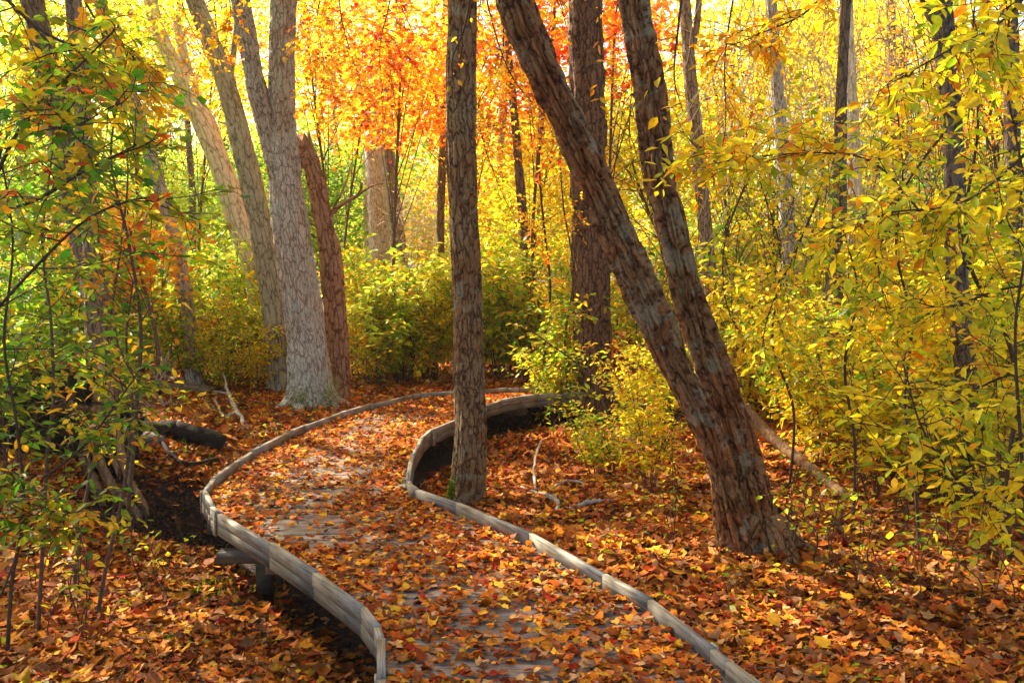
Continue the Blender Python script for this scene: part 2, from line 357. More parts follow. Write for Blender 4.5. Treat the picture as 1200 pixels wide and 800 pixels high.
def boardmat(name):
    """weathered boards: tone per board from 'col', grain along 'bk' x"""
    m, nt, out = newmat(name); L = nt.links
    c = N_(nt, 'ShaderNodeAttribute', attribute_name='col'); at = N_(nt, 'ShaderNodeAttribute', attribute_name='bk')
    mp = N_(nt, 'ShaderNodeMapping'); mp.inputs['Scale'].default_value = (4, 55, 55); L.new(at.outputs['Vector'], mp.inputs[0])
    n1 = N_(nt, 'ShaderNodeTexNoise'); n1.inputs['Scale'].default_value = 1.2; n1.inputs['Detail'].default_value = 6; n1.inputs['Distortion'].default_value = .5; L.new(mp.outputs[0], n1.inputs['Vector'])
    n2_ = N_(nt, 'ShaderNodeTexNoise'); n2_.inputs['Scale'].default_value = 6; n2_.inputs['Detail'].default_value = 5; L.new(at.outputs['Vector'], n2_.inputs['Vector'])
    g = ramp(nt, [(.36, (.45, .43, .40)), (.52, (1, 1, 1)), (.75, (1.15, 1.13, 1.1))], n1.outputs['Fac'])
    h = ramp(nt, [(.35, (.62, .60, .55)), (.55, (1, 1, 1)), (.7, (1.12, 1.1, 1.0))], n2_.outputs['Fac'])
    x = N_(nt, 'ShaderNodeMix', data_type='RGBA', blend_type='MULTIPLY'); x.inputs['Factor'].default_value = 1; L.new(c.outputs['Color'], x.inputs['A']); L.new(g, x.inputs['B'])
    y = N_(nt, 'ShaderNodeMix', data_type='RGBA', blend_type='MULTIPLY'); y.inputs['Factor'].default_value = 1; L.new(x.outputs['Result'], y.inputs['A']); L.new(h, y.inputs['B'])
    p = N_(nt, 'ShaderNodeBsdfPrincipled'); L.new(y.outputs['Result'], p.inputs['Base Color']); p.inputs['Roughness'].default_value = .62; p.inputs['Specular IOR Level'].default_value = .45
    b = N_(nt, 'ShaderNodeBump'); b.inputs['Strength'].default_value = .5; b.inputs['Distance'].default_value = .004; L.new(n1.outputs['Fac'], b.inputs['Height']); L.new(b.outputs[0], p.inputs['Normal'])
    L.new(p.outputs[0], out.inputs[0]); return m
def groundmat():
    m, nt, out = newmat('leaf_litter_soil'); L = nt.links
    tc = N_(nt, 'ShaderNodeTexCoord')
    vo = N_(nt, 'ShaderNodeTexVoronoi'); vo.inputs['Scale'].default_value = 55; L.new(tc.outputs['Object'], vo.inputs['Vector'])
    sp = N_(nt, 'ShaderNodeSeparateColor'); L.new(vo.outputs['Color'], sp.inputs[0])
    col = ramp(nt, [(0, srgb('1c0f08')), (.35, srgb('2a170c')), (.6, srgb('3c2110')), (.8, srgb('5a3014')), (.95, srgb('6e4018'))], sp.outputs[0])
    no = N_(nt, 'ShaderNodeTexNoise'); no.inputs['Scale'].default_value = 30; no.inputs['Detail'].default_value = 6; L.new(tc.outputs['Object'], no.inputs['Vector'])
    f = ramp(nt, [(.35, (.45, .4, .36)), (.65, (1.1, 1.1, 1.1))], no.outputs['Fac'])
    x = N_(nt, 'ShaderNodeMix', data_type='RGBA', blend_type='MULTIPLY'); x.inputs['Factor'].default_value = 1; L.new(col, x.inputs['A']); L.new(f, x.inputs['B'])
    p = N_(nt, 'ShaderNodeBsdfPrincipled'); L.new(x.outputs['Result'], p.inputs['Base Color']); p.inputs['Roughness'].default_value = .9
    b = N_(nt, 'ShaderNodeBump'); b.inputs['Strength'].default_value = .8; b.inputs['Distance'].default_value = .02; L.new(vo.outputs['Distance'], b.inputs['Height']); L.new(b.outputs[0], p.inputs['Normal'])
    L.new(p.outputs[0], out.inputs[0]); return m
LEAF = leafmat('living_leaf', .64, .42, .35, 1.2); FALLEN = leafmat('dry_fallen_leaf', .10, .75, .12)
TWIG = noisemat('twig_bark', [(.3, srgb('3a2a1e')), (.7, srgb('6b5440'))], 60)
TWIGD = noisemat('dark_twig_bark', [(.3, srgb('2a1e16')), (.7, srgb('56402f'))], 60)
TWIGP = noisemat('pale_vine_bark', [(.3, srgb('a58f70')), (.7, srgb('d9c9a8'))], 30)
B_CENTRE = barkmat('lichened_brown_bark', srgb('24170d'), srgb('6a4c33'), srgb('a08660'), srgb('9c9a7c'), .75, warm=(.95, .72, .55))
B_LEAN = barkmat('leaning_tree_bark', srgb('22140a'), srgb('6c4729'), srgb('a07c54'), srgb('a09c80'), .85, sc=.9, warm=(1.0, .70, .50))
B_RED = barkmat('shaggy_red_bark', srgb('1e110a'), srgb('52382a'), srgb('80604a'), None, sc=.8, bump=.9)
B_GREY = barkmat('weathered_grey_bark', srgb('544c42'), srgb('8e867a'), srgb('c8c0b2'), srgb('b4b8aa'), .8, sc=1.1, bump=.7, warm=(.9, .8, .72))
B_SNAG = barkmat('bare_snag_wood', srgb('3a2012'), srgb('86583a'), srgb('b0886a'), None, sc=.7, bump=.9)
B_PALE = barkmat('pale_sunlit_bark', srgb('7a6a50'), srgb('c4b290'), srgb('e6dabc'), srgb('b4b498'), .5, sc=.6, bump=.6)  # brightness of sunlit trunks is put into the bark colour
B_DARK = barkmat('dark_bark', srgb('2a201a'), srgb('5c4a3e'), srgb('80705e'), srgb('7c7c66'), .3, sc=.8)  # plain dark brown bark with a little lichen
B_BROWN = barkmat('plain_brown_bark', srgb('3a2c22'), srgb('786250'), srgb('a08a72'), srgb('8a8a72'), .35, sc=.8)
MOSS = leafmat('moss', .15, .9, .1); WOOD = boardmat('weathered_boards')
ROT = noisemat('rotten_wood', [(.3, srgb('0a0705')), (.52, srgb('1e1510')), (.78, srgb('463628'))], 22, stretch=(1, 1, 1), bump=.8, dist=.03)
DEAD = noisemat('bleached_dead_wood', [(.3, srgb('6a6058')), (.6, srgb('a39a8c')), (.8, srgb('c8c0b0'))], 25, bump=.5)
TANW = noisemat('split_tan_wood', [(.3, srgb('4a3220')), (.55, srgb('96714e')), (.8, srgb('c49c70'))], 9, stretch=(4, 4, .6), bump=.9, dist=.02)
STONE = noisemat('grey_stone', [(.3, srgb('3a3834')), (.7, srgb('76726a'))], 12, bump=.6, dist=.02)

# ------------------------------------------------------------------ ground
def axis_coords(fine, lim, step, grow_=1.12, c=0.0):
    a = list(np.arange(0, fine, step)); s = step
    while a[-1] < lim: s *= grow_; a.append(a[-1]+s)
    return np.array(a)
xa = axis_coords(5.5, 400, .09); xs = np.concatenate([-xa[:0:-1], xa]); ya = axis_coords(12.5, 400, .09); yb = axis_coords(3, 60, .2)
ys = np.concatenate([-yb[:0:-1], ya])
X, Y = np.meshgrid(xs, ys); Z = G(X.ravel(), Y.ravel())
g = Geo(); nx, ny = len(xs), len(ys); i = np.arange(ny-1)[:, None]*nx; j = np.arange(nx-1)[None]
q = np.stack([i+j, i+j+1, i+nx+j+1, i+nx+j], -1).reshape(-1, 4)
g.add(np.c_[X.ravel(), Y.ravel(), Z], q.ravel(), [4]*len(q))
o = g.build('ground', groundmat(), smooth=True); o['kind'] = 'structure'

# ------------------------------------------------------------------ boardwalk
def resample(E, s):
    d = np.concatenate([[0], np.cumsum(np.linalg.norm(np.diff(E, axis=0), axis=1))])
    return np.stack([np.interp(s, d, E[:, 0]), np.interp(s, d, E[:, 1])], 1), d[-1]
bw = thing('boardwalk', (0, 3, 0), 'winding weathered grey plank boardwalk strewn with fallen leaves, with low timber curbs', 'boardwalk')
bwl = np.array([0, 3, 0])
CE = (LE+RE)/2; ds = np.concatenate([[0], np.cumsum(np.linalg.norm(np.diff(CE, axis=0), axis=1))])
rng = np.random.default_rng(5); deck = Geo(); s = 0; tt = np.arange(len(CE))
while s < ds[-1]-.2:
    w = .142; t0 = np.interp(s, ds, tt); t1 = np.interp(s+w-.013, ds, tt)
    def at(E, t): return np.array([np.interp(t, tt, E[:, 0]), np.interp(t, tt, E[:, 1])])
    a, b, c, d = at(LE, t0), at(RE, t0), at(RE, t1), at(LE, t1); jz = rng.uniform(-.003, .003); e = rng.uniform(-.008, .008)
    ab = b-a; a = a-ab*(.012+e); d = d-ab*(.012+e); b = b+ab*(.012-e); c = c+ab*(.012-e)
    tone = srgb('8c7d70')*rng.uniform(.65, 1.15)*np.array([1, rng.uniform(.96, 1.0), rng.uniform(.94, 1.04)])
    v = [(p[0], p[1], z) for z in (-.038, jz-.004) for p in (a, b, c, d)]
    ins = .004; cen = (a+b+c+d)/4
    v += [(*(p+(cen-p)*np.array([.012, .012])*1.0+(m_-p)/max(np.linalg.norm(m_-p), 1e-6)*ins), jz) for p, m_ in ((a, d), (b, c), (c, b), (d, a))]
    ln = np.linalg.norm(ab); sy = s*3.7
    bk = [(0, sy, 0), (ln, sy, 0), (ln, sy+w, 0), (0, sy+w, 0)]*3; bk = np.array(bk, float)+[rng.random()*50, 0, 0]
    deck.add(v, [0, 1, 5, 4, 1, 2, 6, 5, 2, 3, 7, 6, 3, 0, 4, 7, 4, 5, 9, 8, 5, 6, 10, 9, 6, 7, 11, 10, 7, 4, 8, 11, 8, 9, 10, 11, 3, 2, 1, 0], [4]*10, 0, tone, bk); s += w
deck.build('deck', WOOD, bw, loc=bwl)
def curb(E, side, seed):
    rng = np.random.default_rng(seed); g = Geo(); low = Geo(); d = np.concatenate([[0], np.cumsum(np.linalg.norm(np.diff(E, axis=0), axis=1))]); s = 0; prev = None
    while s < d[-1]-.1:
        ln = rng.choice([.14, .38, .58, .8], p=[.15, .3, .3, .25]); 
        def hd(q): h0 = np.array([np.interp(q+.06, d, E[:, k])-np.interp(q-.06, d, E[:, k]) for k in (0, 1)]); return math.atan2(h0[1], h0[0])
        while ln > .13 and max(abs((hd(s+ln*f)-hd(s)+math.pi) % (2*math.pi)-math.pi) for f in (.25, .5, .75, 1)) > .26: ln *= .8
        e = min(s+ln, d[-1])
        a = np.array([np.interp(s, d, E[:, k]) for k in (0, 1)]); b = np.array([np.interp(e, d, E[:, k]) for k in (0, 1)])
        u = (b-a)/np.linalg.norm(b-a); n = np.array([-u[1], u[0]])*side
        for gg, o0, o1, z0, z1, tc in ((g, -.004+rng.uniform(-.003, .003), .027, .001, .070+rng.uniform(-.007, .007), '8e877a'), (low, .006, .026, -.066, -.004, '6e675c')):
            j = rng.uniform(-.003, .003); gp_ = .0015; A = a+n*(o0+j)+u*gp_; B = b+n*(o0+j)-u*gp_; Cc = b+n*(o1+j)-u*gp_; D = a+n*(o1+j)+u*gp_
            tone = srgb(tc)*rng.uniform(.93, 1.08); bev = .0025; v = []
            for z, k in ((z0, 0), (z1-bev, 0), (z1, bev)): v += [(*(A+n*k), z), (*(B+n*k), z), (*(Cc-n*k), z), (*(D-n*k), z)]
            r0 = rng.random()*40; L_ = e-s; bk = np.array([(0, 0, z), (L_, 0, z), (L_, .05, z), (0, .05, z)]*3, float)
            bk[:, 2] = [p[2] for p in v]; bk[:, 0] += r0
            gg.add(v, [0, 1, 5, 4, 1, 2, 6, 5, 2, 3, 7, 6, 3, 0, 4, 7, 4, 5, 9, 8, 5, 6, 10, 9, 6, 7, 11, 10, 7, 4, 8, 11, 8, 9, 10, 11, 3, 2, 1, 0], [4]*10, 0, tone, bk)
        if rng.random() < .4:      # upright cleats screwed to the outer face at the joints
            cl = Geo(); c0 = a+n*.0285; box(cl, c0, c0+u*.05, c0+u*.05+n*.010, c0+n*.010, -.075, .066+rng.uniform(-.01, .004), 0, srgb('9a927e')*rng.uniform(.8, 1.15)); cl.build('cleat', WOOD, bw, loc=bwl)
        s = e
    g.build('curb_rail', WOOD, bw, loc=bwl); low.build('fascia_board', WOOD, bw, loc=bwl)
curb(LE, 1, 3); curb(RE, -1, 4)
def sleeper(a, u, ln, z0, z1, w=.1, col='6a5c4e', name='support_beam'):
    g = Geo(); n = np.array([-u[1], u[0]]); a = np.array(a); b = a+u*ln
    box(g, a-n*w/2, b-n*w/2, b+n*w/2, a+n*w/2, z0, z1, 0, srgb(col)); g.build(name, WOOD, bw, loc=bwl)
for k, s in enumerate(np.arange(1.0, ds[-1]-.5, 1.55)):
    t = np.interp(s, ds, tt); L_ = np.array([np.interp(t, tt, LE[:, k2]) for k2 in (0, 1)]); R_ = np.array([np.interp(t, tt, RE[:, k2]) for k2 in (0, 1)])
    u = (R_-L_)/np.linalg.norm(R_-L_); sleeper(L_+u*.06, u, np.linalg.norm(R_-L_)-.12, -.16, -.065)
# the sleepers that stick out on the low side
p = onplane(256, 645, -.17); sleeper(p[:2], norm(np.array([1, .05])), .95, -.235, -.17, .11, '4e453b')
p = onplane(240, 603, -.2); sleeper(p[:2], norm(np.array([1, -.2])), .8, -.22, -.14, .09, '5a5048'); sleeper(p[:2]+np.array([.03, .02]), norm(np.array([1, -.2])), .8, -.33, -.25, .1, '4a4038')
for s in (2.2, 4.2, 5.6, 7.2, 9.4):
    g = Geo(); t = np.interp(s, ds, tt)
    for E, kx in ((LE, .3),):
        pp = np.array([np.interp(t, tt, E[:, k2]) for k2 in (0, 1)])+np.array([kx, 0]); box(g, pp-.045, pp+[.045, -.045], pp+.045, pp+[-.045, .045], -.6, -.064, 0, srgb('5c5044'))
    g.build('support_post', WOOD, bw, loc=bwl)

# ------------------------------------------------------------------ fallen leaves
def scatter(n, x0, x1, y0, y1, seed):
    r = np.random.default_rng(seed); y = y0+(y1-y0)*r.random(n); x = x0+(x1-x0)*r.random(n)
    k = (np.abs(x) < .56*y+1.2); return x[k], y[k], r
def litter(name, x, y, z, size, rng, tpl, tilt, pal, label, curl=.24, dark=1.0):
    n = len(x); g = Geo(); th = rng.random(n)*6.283
    A = np.stack([np.cos(th), np.sin(th), rng.normal(0, tilt*.7, n)], 1); Nn = norm(UP+rng.normal(0, tilt, (n, 3)))
    patch = n2(x, y, 1.3, 21, 3); b = np.clip((patch-.5)*1.2+.5+rng.normal(0, .25, n), 0, 1)
    col = pick(pal, n, rng, None, .38)*(1.02*dark); col = col*(.7+.6*n2(x, y, .9, 27, 2))[:, None]
    P3 = np.c_[x, y, z+.25*size*np.abs(A[:, 2])]; mk = rng.random(n) < .68
    WIDE = (OVAL[0]*[1.5, 1, 1], OVAL[1])
    leaves(g, tpl, P3[mk], A[mk], Nn[mk], size[mk], col[mk], curl, 0, rng)
    leaves(g, WIDE, P3[~mk], A[~mk], Nn[~mk], size[~mk]*1.05, col[~mk]*[.86, .8, .9], curl*1.2, 0, rng)
    o = g.build(name, FALLEN); tag(o, label, 'fallen leaves', None, 'stuff'); return o
def off_path(x, y, r, n_keep=None):
    ins = inside(x, y); hole = (((x+2.5)/.66)**2+((y-7.25)/.5)**2 < 1) & (r.random(len(x)) < .93)
    under = (mind(x, y, LE) < .17) & (y < 8.5) & (r.random(len(x)) < .5)
    dl = mind(x, y, LE); tuck = ins & (dl < .5) & (y < 6.6) & (r.random(len(x)) < .55*(1-dl/.5)) 
    return (~ins | tuck) & ~hole & ~(under & ~ins)
gl_x, gl_y, gl_z, gl_s = [], [], [], []
for (n, a, b, sz, sd) in ((76000, 2.6, 5.0, .051, 1), (100000, 5.0, 8.5, .054, 2), (84000, 8.5, 14, .066, 3), (50000, 14, 26, .12, 4)):
    w = .56*b+1.2; x, y, r = scatter(n*1, -w, w, a, b, sd); k = off_path(x, y, r); x, y = x[k], y[k]
    z = G(x, y)+.004+.03*r.random(len(x))**1.5; s_ = sz*np.exp(r.normal(0, .32, len(x))).clip(.4, 1.7); litter_args = (x, y, z, s_)
    gl_x.append(x); gl_y.append(y); gl_z.append(z); gl_s.append(s_)
r = np.random.default_rng(8)
x = np.concatenate(gl_x[:2]); y = np.concatenate(gl_y[:2])
litter('fallen_leaves', x, y, np.concatenate(gl_z[:2]), np.concatenate(gl_s[:2]), r, MAP, .30, LITTER, 'orange, rust and yellow fallen leaves carpeting the ground beside the boardwalk')
x = np.concatenate(gl_x[2:]); y = np.concatenate(gl_y[2:])
litter('fallen_leaves', x, y, np.concatenate(gl_z[2:]), np.concatenate(gl_s[2:]), r, MAPS, .4, LITTER, 'orange and brown fallen leaves under the shrubs deeper in the woods')
# on the deck
r = np.random.default_rng(9); n = 50000; t = np.interp(r.uniform(0, ds[-1], n), ds, tt); u = r.random(n)
Lx = np.stack([np.interp(t, tt, LE[:, k]) for k in (0, 1)], 1); Rx = np.stack([np.interp(t, tt, RE[:, k]) for k in (0, 1)], 1)
P = Lx+(Rx-Lx)*(.02+.96*u)[:, None]; x, y = P[:, 0], P[:, 1]
nz = n2(x, y*.8, 1.6, 31, 2)*.5+n2(x*.6, y*1.6, 4.5, 33, 2)*.5
bias = .27*np.exp(-((u-.42)/.30)**2)*sm(11, 9.5, y)
dens = np.clip((nz-.26-bias*.62)*2.4+.26, .05, 1); dens = np.maximum(dens, np.exp(-(u/.10)**2)*.9); dens = np.maximum(dens, np.exp(-((1-u)/.13)**2)*.75)
dens = np.maximum(dens, .85*sm(9.8, 11, y)); k = (r.random(n) < dens*.74) & (y > 2.2); x, y, u = x[k], y[k], u[k]
DECKPAL = [('582610', 1.4), ('863a12', 2.2), ('aa5014', 3.0), ('c86816', 3.4), ('da8a1c', 2.6), ('e8b028', 1.3), ('c89a66', 1.3), ('b02410', .9), ('93552c', 1.4)]
litter('fallen_leaves', x, y, .006+.02*r.random(len(x))**2, .05*r.uniform(.45, 1.25, len(x)), r, MAP, .24, DECKPAL, 'orange, red and yellow fallen leaves scattered over the boardwalk planks', dark=1.1)

# ------------------------------------------------------------------ trees
def extend(P, r, top, taper=.55, rng=None):
    """carry a stem on past the frame up to height top"""
    P = list(map(np.array, P)); r = list(r); d = norm(P[-1]-P[-2]); n = 3; z0 = P[-1][2]; h = max(.5, top-z0)
    for k in range(1, n+1):
        dd = norm(d*(1-k*.2)+UP*k*.35+(rng.normal(0, .05, 3) if rng is not None else 0)); P.append(P[-1]+dd*h/n); r.append(r[-1]*(1-(1-taper)/n))
    return P, r
def add_roots(g, base, r0, n, seed, reach):
    rng = np.random.default_rng(seed+900); a0 = rng.random()*6.28
    for k in range(n):
        a = a0+k*6.283/n+rng.normal(0, .25); L_ = reach*rng.uniform(.7, 1.15); d = np.array([math.cos(a), math.sin(a), 0]); sd = np.array([-d[1], d[0], 0])*rng.normal(0, .1)
        P = [base+d*r0*.35+[0, 0, r0*1.15], base+d*r0*.95+[0, 0, r0*.28], base+d*(r0+L_*.5)+sd*.5+[0, 0, .015], base+d*(r0+L_)+sd+[0, 0, -.07]]
        bark_tube(g, P, [r0*.42, r0*.36, r0*.2, r0*.08], 26, .015, r0*.05, 6, 0, .2, seed+k*3, 0, 0, .12)
def tree(name, label, stems, mat, cat='tree', top=8, crown_pal=YELLOW, cr=(2.4, 2.4, 1.8), ncl=150, per=26, cl=.45, ls=.09, seed=1, step=.03, sides=40, ridge=.01, rf=9, flare=.35,
         group=None, jag=0, roots=None, limbs=5, crown_at=None, shag=0, lumps=.06, tpl=DIA, flen=.25, bury=.12, thr=.4):
    """stems: list of dict(px=[(px,py,w)..], d=depth at base, dd=depth change at top)"""
    rng = np.random.default_rng(seed); root = None; tips = []
    for si, st in enumerate(stems):
        px = st['px']; d0 = st['d']; dd = st.get('dd', 0); n = len(px); P = []; r = []
        for i, (a, b, w) in enumerate(px):
            a2, b2 = px[max(0, i-1)][:2]; a3, b3 = px[min(n-1, i+1)][:2]; w = w*.85*abs(b3-b2)/math.hypot(a3-a2, b3-b2)
            d = d0+dd*i/max(1, n-1); P.append(W(a, b, d)); r.append(wrad(w, d))
        if st.get('ground', True):
            gz = g1(P[0][0], P[0][1]); dz = P[0][2]-gz
            if dz > .03:
                dr = norm(P[0]-P[1]); dr = dr/max(.3, -dr[2]) if dr[2] < -.1 else np.array([0, 0, -1.0]); dr[:2] *= .5
                P.insert(0, P[0]+dr*dz); r.insert(0, r[0]*1.12)
            P.insert(0, P[0]-np.array([0, 0, bury])); r.insert(0, r[0])
        if si == 0: base = P[1].copy() if st.get('ground', True) else P[0].copy(); base[2] = g1(base[0], base[1]); root = thing(name, base, label, cat, group)
        if st.get('extend', True) and not jag: P, r = extend(P, r, top, .5, rng)
        g = Geo(); Q, rr = bark_tube(g, P, r, st.get('sides', sides), step, ridge, rf, flare if st.get('ground', True) else 0, flen, seed+si, 0, jag if si == 0 else 0, lumps, 0, shag)
        tips.append(Q)
        if roots and si == 0: add_roots(g, base, roots[0], roots[1], seed, roots[2])
        if limbs and st.get('extend', True) and not jag:
            for k in range(limbs):
                i = int(len(Q)*rng.uniform(.62, .97)); a = rng.random()*6.283; L_ = rng.uniform(.8, 2.0)*cr[0]/2.4
                e = Q[i]+np.array([math.cos(a), math.sin(a), rng.uniform(.3, .9)])*L_; mid = (Q[i]+e)/2+np.array([0, 0, .15*L_])+rng.normal(0, .08, 3)
                tube(g, catmull([Q[i], mid, e], 5), np.linspace(rr[i]*.5, .008, 11), 6)
        for lp in st.get('branches', []):
            B = catmull([W(*b_[:3]) for b_ in lp], 6); tube(g, B, np.linspace(wrad(lp[0][3], lp[0][2]), wrad(lp[-1][3], lp[-1][2]), len(B)), 7)
        g.build('trunk', mat, root, True, loc=base)
    if crown_pal is not None:
        g = Geo(); cc = tips[0][-1] if crown_at is None else np.asarray(crown_at)
        crown(g, cc-np.array([0, 0, cr[2]*.2]), cr, ncl, per, cl, ls, crown_pal, rng, tpl, thr)
        for q in tips[1:]:
            if crown_at is None: crown(g, q[-1], np.array(cr)*.7, ncl//2, per, cl, ls, crown_pal, rng, tpl, thr)
        g.build('crown', LEAF, root, loc=base)
    return root, base
def mosspad(root, base, spots, seed=1):
    rng = np.random.default_rng(seed); g = Geo()
    for (px, py, d, w, h) in spots:
        c = W(px, py, d); n = 500; P = c+rng.normal(0, 1, (n, 3))*np.array([w, w*.5, h]); A = rng.normal(0, 1, (n, 3))+[0, -.6, .5]
        leaves(g, DIA, P, A, norm(rng.normal(0, 1, (n, 3))), .022*rng.uniform(.5, 1.2, n), pick([('3f5a12', 1), ('6a8a1c', 2), ('8aa82a', 1)], n, rng), 0, 0, rng)
    o = g.build('moss', MOSS, root, loc=base)

dT1 = gp(548, 592)[1]
t, b = tree('tree', 'straight brown trunk rising from behind the boardwalk curb, in the inside of the bend', [dict(px=[(546, 590, 50), (549, 560, 48), (551, 500, 44), (549, 420, 41), (547, 330, 38), (543, 250, 38), (541, 180, 40), (540, 100, 38), (542, 0, 37), (545, -60, 36)], d=dT1)],
     B_CENTRE, roots=(.125, 5, .14), top=7.5, crown_pal=GOLD, cr=(2.6, 2.6, 1.8), ncl=230, seed=2, step=.012, sides=110, ridge=.02, rf=13, flare=.4, flen=.11, crown_at=W(560, -420, dT1+.5))
mosspad(t, b, [(529, 578, dT1-.13, .012, .05)], 3)
dT2 = gp(880, 648)[1]
t, b = tree('twin_trunk_tree', 'pair of leaning brown trunks joined at a ridged base in the leaf litter', [
    dict(px=[(893, 645, 63.4), (884, 605, 57.6), (874, 560, 54.7), (864, 514, 48.6), (848, 465, 45.0), (832, 420, 42.3), (814, 370, 40.5), (797, 310, 38.7), (785, 260, 37.8), (772, 200, 37.8), (766, 150, 36.9), (760, 95, 35.1), (750, 40, 34.2), (740, -20, 33.3)], d=dT2, dd=.15),
    dict(px=[(868, 645, 48.0), (856, 600, 40.3), (845, 555, 34.2), (832, 514, 36.0), (812, 470, 40.5), (787, 420, 45.0), (765, 370, 47.7), (738, 310, 48.6), (712, 250, 48.6), (690, 200, 47.7), (668, 150, 45.9), (645, 100, 45.0), (623, 50, 44.1), (600, -10, 43.2)], d=dT2-.06, dd=-.30)],
     B_LEAN, roots=(.185, 6, .24), top=7.5, crown_pal=GOLD, cr=(2.6, 2.6, 1.8), ncl=120, seed=5, step=.012, sides=130, ridge=.042, rf=12, flare=.42, flen=.13, lumps=.08)
dT3 = gp(697, 497)[1]
tree('tree', 'dark reddish shaggy-barked trunk standing behind the leaning pair', [dict(px=[(697, 497, 50), (695, 400, 48), (692, 300, 46), (690, 200, 44), (688, 100, 44), (685, 0, 43), (684, -40, 42)], d=dT3)],
     B_RED, roots=(.17, 5, .2), top=8.5, crown_pal=ORANGE, cr=(3, 3, 2), ncl=110, seed=8, step=.02, sides=90, ridge=.04, rf=11, flare=.35, shag=.02)
dT4 = gp(365, 477)[1]
t, b = tree('tree', 'large forked grey trunk with shaggy bark and green moss at its foot', [
    dict(px=[(364, 475, 62), (363, 440, 55), (357, 380, 52), (348, 320, 50), (340, 260, 48), (333, 200, 42), (330, 150, 36), (330, 80, 32), (333, 0, 31), (335, -40, 30)], d=dT4),
    dict(px=[(332, 230, 26), (320, 170, 28), (305, 120, 27), (294, 70, 25), (285, 20, 23), (277, -30, 21)], d=dT4-.05, ground=False)],
     B_GREY, roots=(.26, 7, .3), top=9, crown_pal=GOLD, cr=(2.6, 2.6, 2), ncl=80, seed=11, step=.02, sides=90, ridge=.032, rf=10, flare=.35, shag=.008)
mosspad(t, b, [(388, 462, dT4-.28, .05, .12), (350, 470, dT4-.3, .06, .06)], 4)
dT5 = dT4+.5
tree('broken_snag', 'reddish snapped-off trunk with a jagged top behind the forked grey tree', [dict(px=[(396, 468, 32), (395, 400, 30), (390, 330, 28), (380, 260, 26), (367, 200, 23), (353, 150, 19)], d=dT5,
     branches=[[(384, 255, dT5, 6), (400, 240, dT5-.1, 5), (420, 228, dT5-.1, 4), (424, 214, dT5-.1, 3)], [(420, 228, dT5-.1, 3), (436, 218, dT5-.1, 2), (450, 215, dT5-.1, 1)], [(388, 250, dT5, 3), (405, 215, dT5, 2), (412, 190, dT5, 1)]])],
     B_SNAG, 'dead tree', crown_pal=None, seed=13, step=.02, sides=60, ridge=.025, rf=8, flare=.25, jag=.45, limbs=0, shag=.012)
tree('tree', 'pale sunlit forked trunk leaning away behind the lichened tree', [dict(px=[(312, 400, 36), (300, 320, 33), (280, 262, 32), (263, 205, 31), (240, 150, 30), (222, 110, 27), (196, 60, 22), (180, 20, 19), (174, -30, 18)], d=13.5,
     branches=[[(226, 128, 13.5, 14), (205, 118, 13.4, 13), (180, 95, 13.3, 11), (160, 78, 13.2, 9)], [(262, 195, 13.5, 12), (250, 150, 13.6, 12), (225, 100, 13.6, 12), (205, 20, 13.7, 11)]])],
     B_PALE, top=9, crown_pal=YELLOW, cr=(2.8, 2.8, 2.2), ncl=80, seed=17, sides=40, ridge=.012, ls=.085)
tree('tree', 'leaning trunk crusted with pale green lichen, left of the forked grey tree', [dict(px=[(325, 400, 34), (312, 300, 32), (300, 240, 31), (288, 190, 30), (276, 140, 28), (262, 90, 27), (245, 45, 26), (228, 0, 24), (218, -30, 22)], d=12.3,
     branches=[[(283, 160, 12.3, 8), (271, 100, 12.4, 8), (274, 60, 12.4, 7), (278, 20, 12.4, 6)]])],
     barkmat('lichen_crusted_bark', srgb('4a4034'), srgb('8a7e66'), srgb('b0a88a'), srgb('aeb090'), .8, sc=.7, bump=.8), top=9, crown_pal=YELLOW, cr=(2.5, 2.5, 2), ncl=70, seed=19, sides=44, ridge=.02, lumps=.16)
tree('tree', 'thick pale trunk half hidden by orange leaves beyond the boardwalk end', [dict(px=[(448, 400, 32), (446, 340, 30), (444, 260, 29), (440, 190, 27), (428, 110, 20), (408, 70, 14), (385, 35, 12)], d=19)],
     B_GREY, top=9, crown_pal=GOLD, cr=(3.0, 3, 2.2), ncl=90, seed=23, sides=36, ridge=.015, ls=.1)
tree('tree', 'darker brown trunk just beside the thick pale one beyond the boardwalk end', [dict(px=[(475, 400, 24), (470, 320, 22), (463, 250, 20), (455, 180, 18), (450, 60, 16)], d=19.6)],
     B_BROWN, top=9, crown_pal=ORANGE, cr=(2.4, 3, 2.4), ncl=90, seed=29, sides=30, ls=.1)
tree('tree', 'slim pale trunk close against the thick pale one beyond the boardwalk end', [dict(px=[(432, 400, 12), (432, 300, 12), (430, 200, 12), (428, 60, 11)], d=20.5)],
     B_PALE, top=9, crown_pal=YELLOW, cr=(2, 2, 2), ncl=90, seed=31, sides=24, ls=.1)
tree('tree', 'straight brown trunk among green leaves above the tangled stump', [dict(px=[(114, 470, 28), (112, 400, 26), (108, 300, 24), (102, 220, 23), (96, 120, 22), (88, 20, 21), (85, -30, 20)], d=8.2)],
     B_BROWN, top=8, crown_pal=YGREEN, cr=(4, 3.6, 1.8), ncl=650, seed=37, sides=50, ridge=.01, ls=.105)  # crown enlarged above the frame to shade the foreground
tree('tree', 'thick dark leaning trunk glimpsed through yellow leaves at the upper left edge', [dict(px=[(110, 330, 38), (90, 240, 36), (72, 160, 34), (58, 90, 33), (44, 30, 31), (30, -30, 30)], d=10.5)],
     B_DARK, top=8.5, crown_pal=YGREEN, cr=(4.6, 4.6, 1.7), ncl=1000, seed=41, crown_at=(-8.2, 8.6, 7.6), ls=.14, sides=44, ridge=.014)  # crown added out of view, apart from its trunk, to shade the foreground
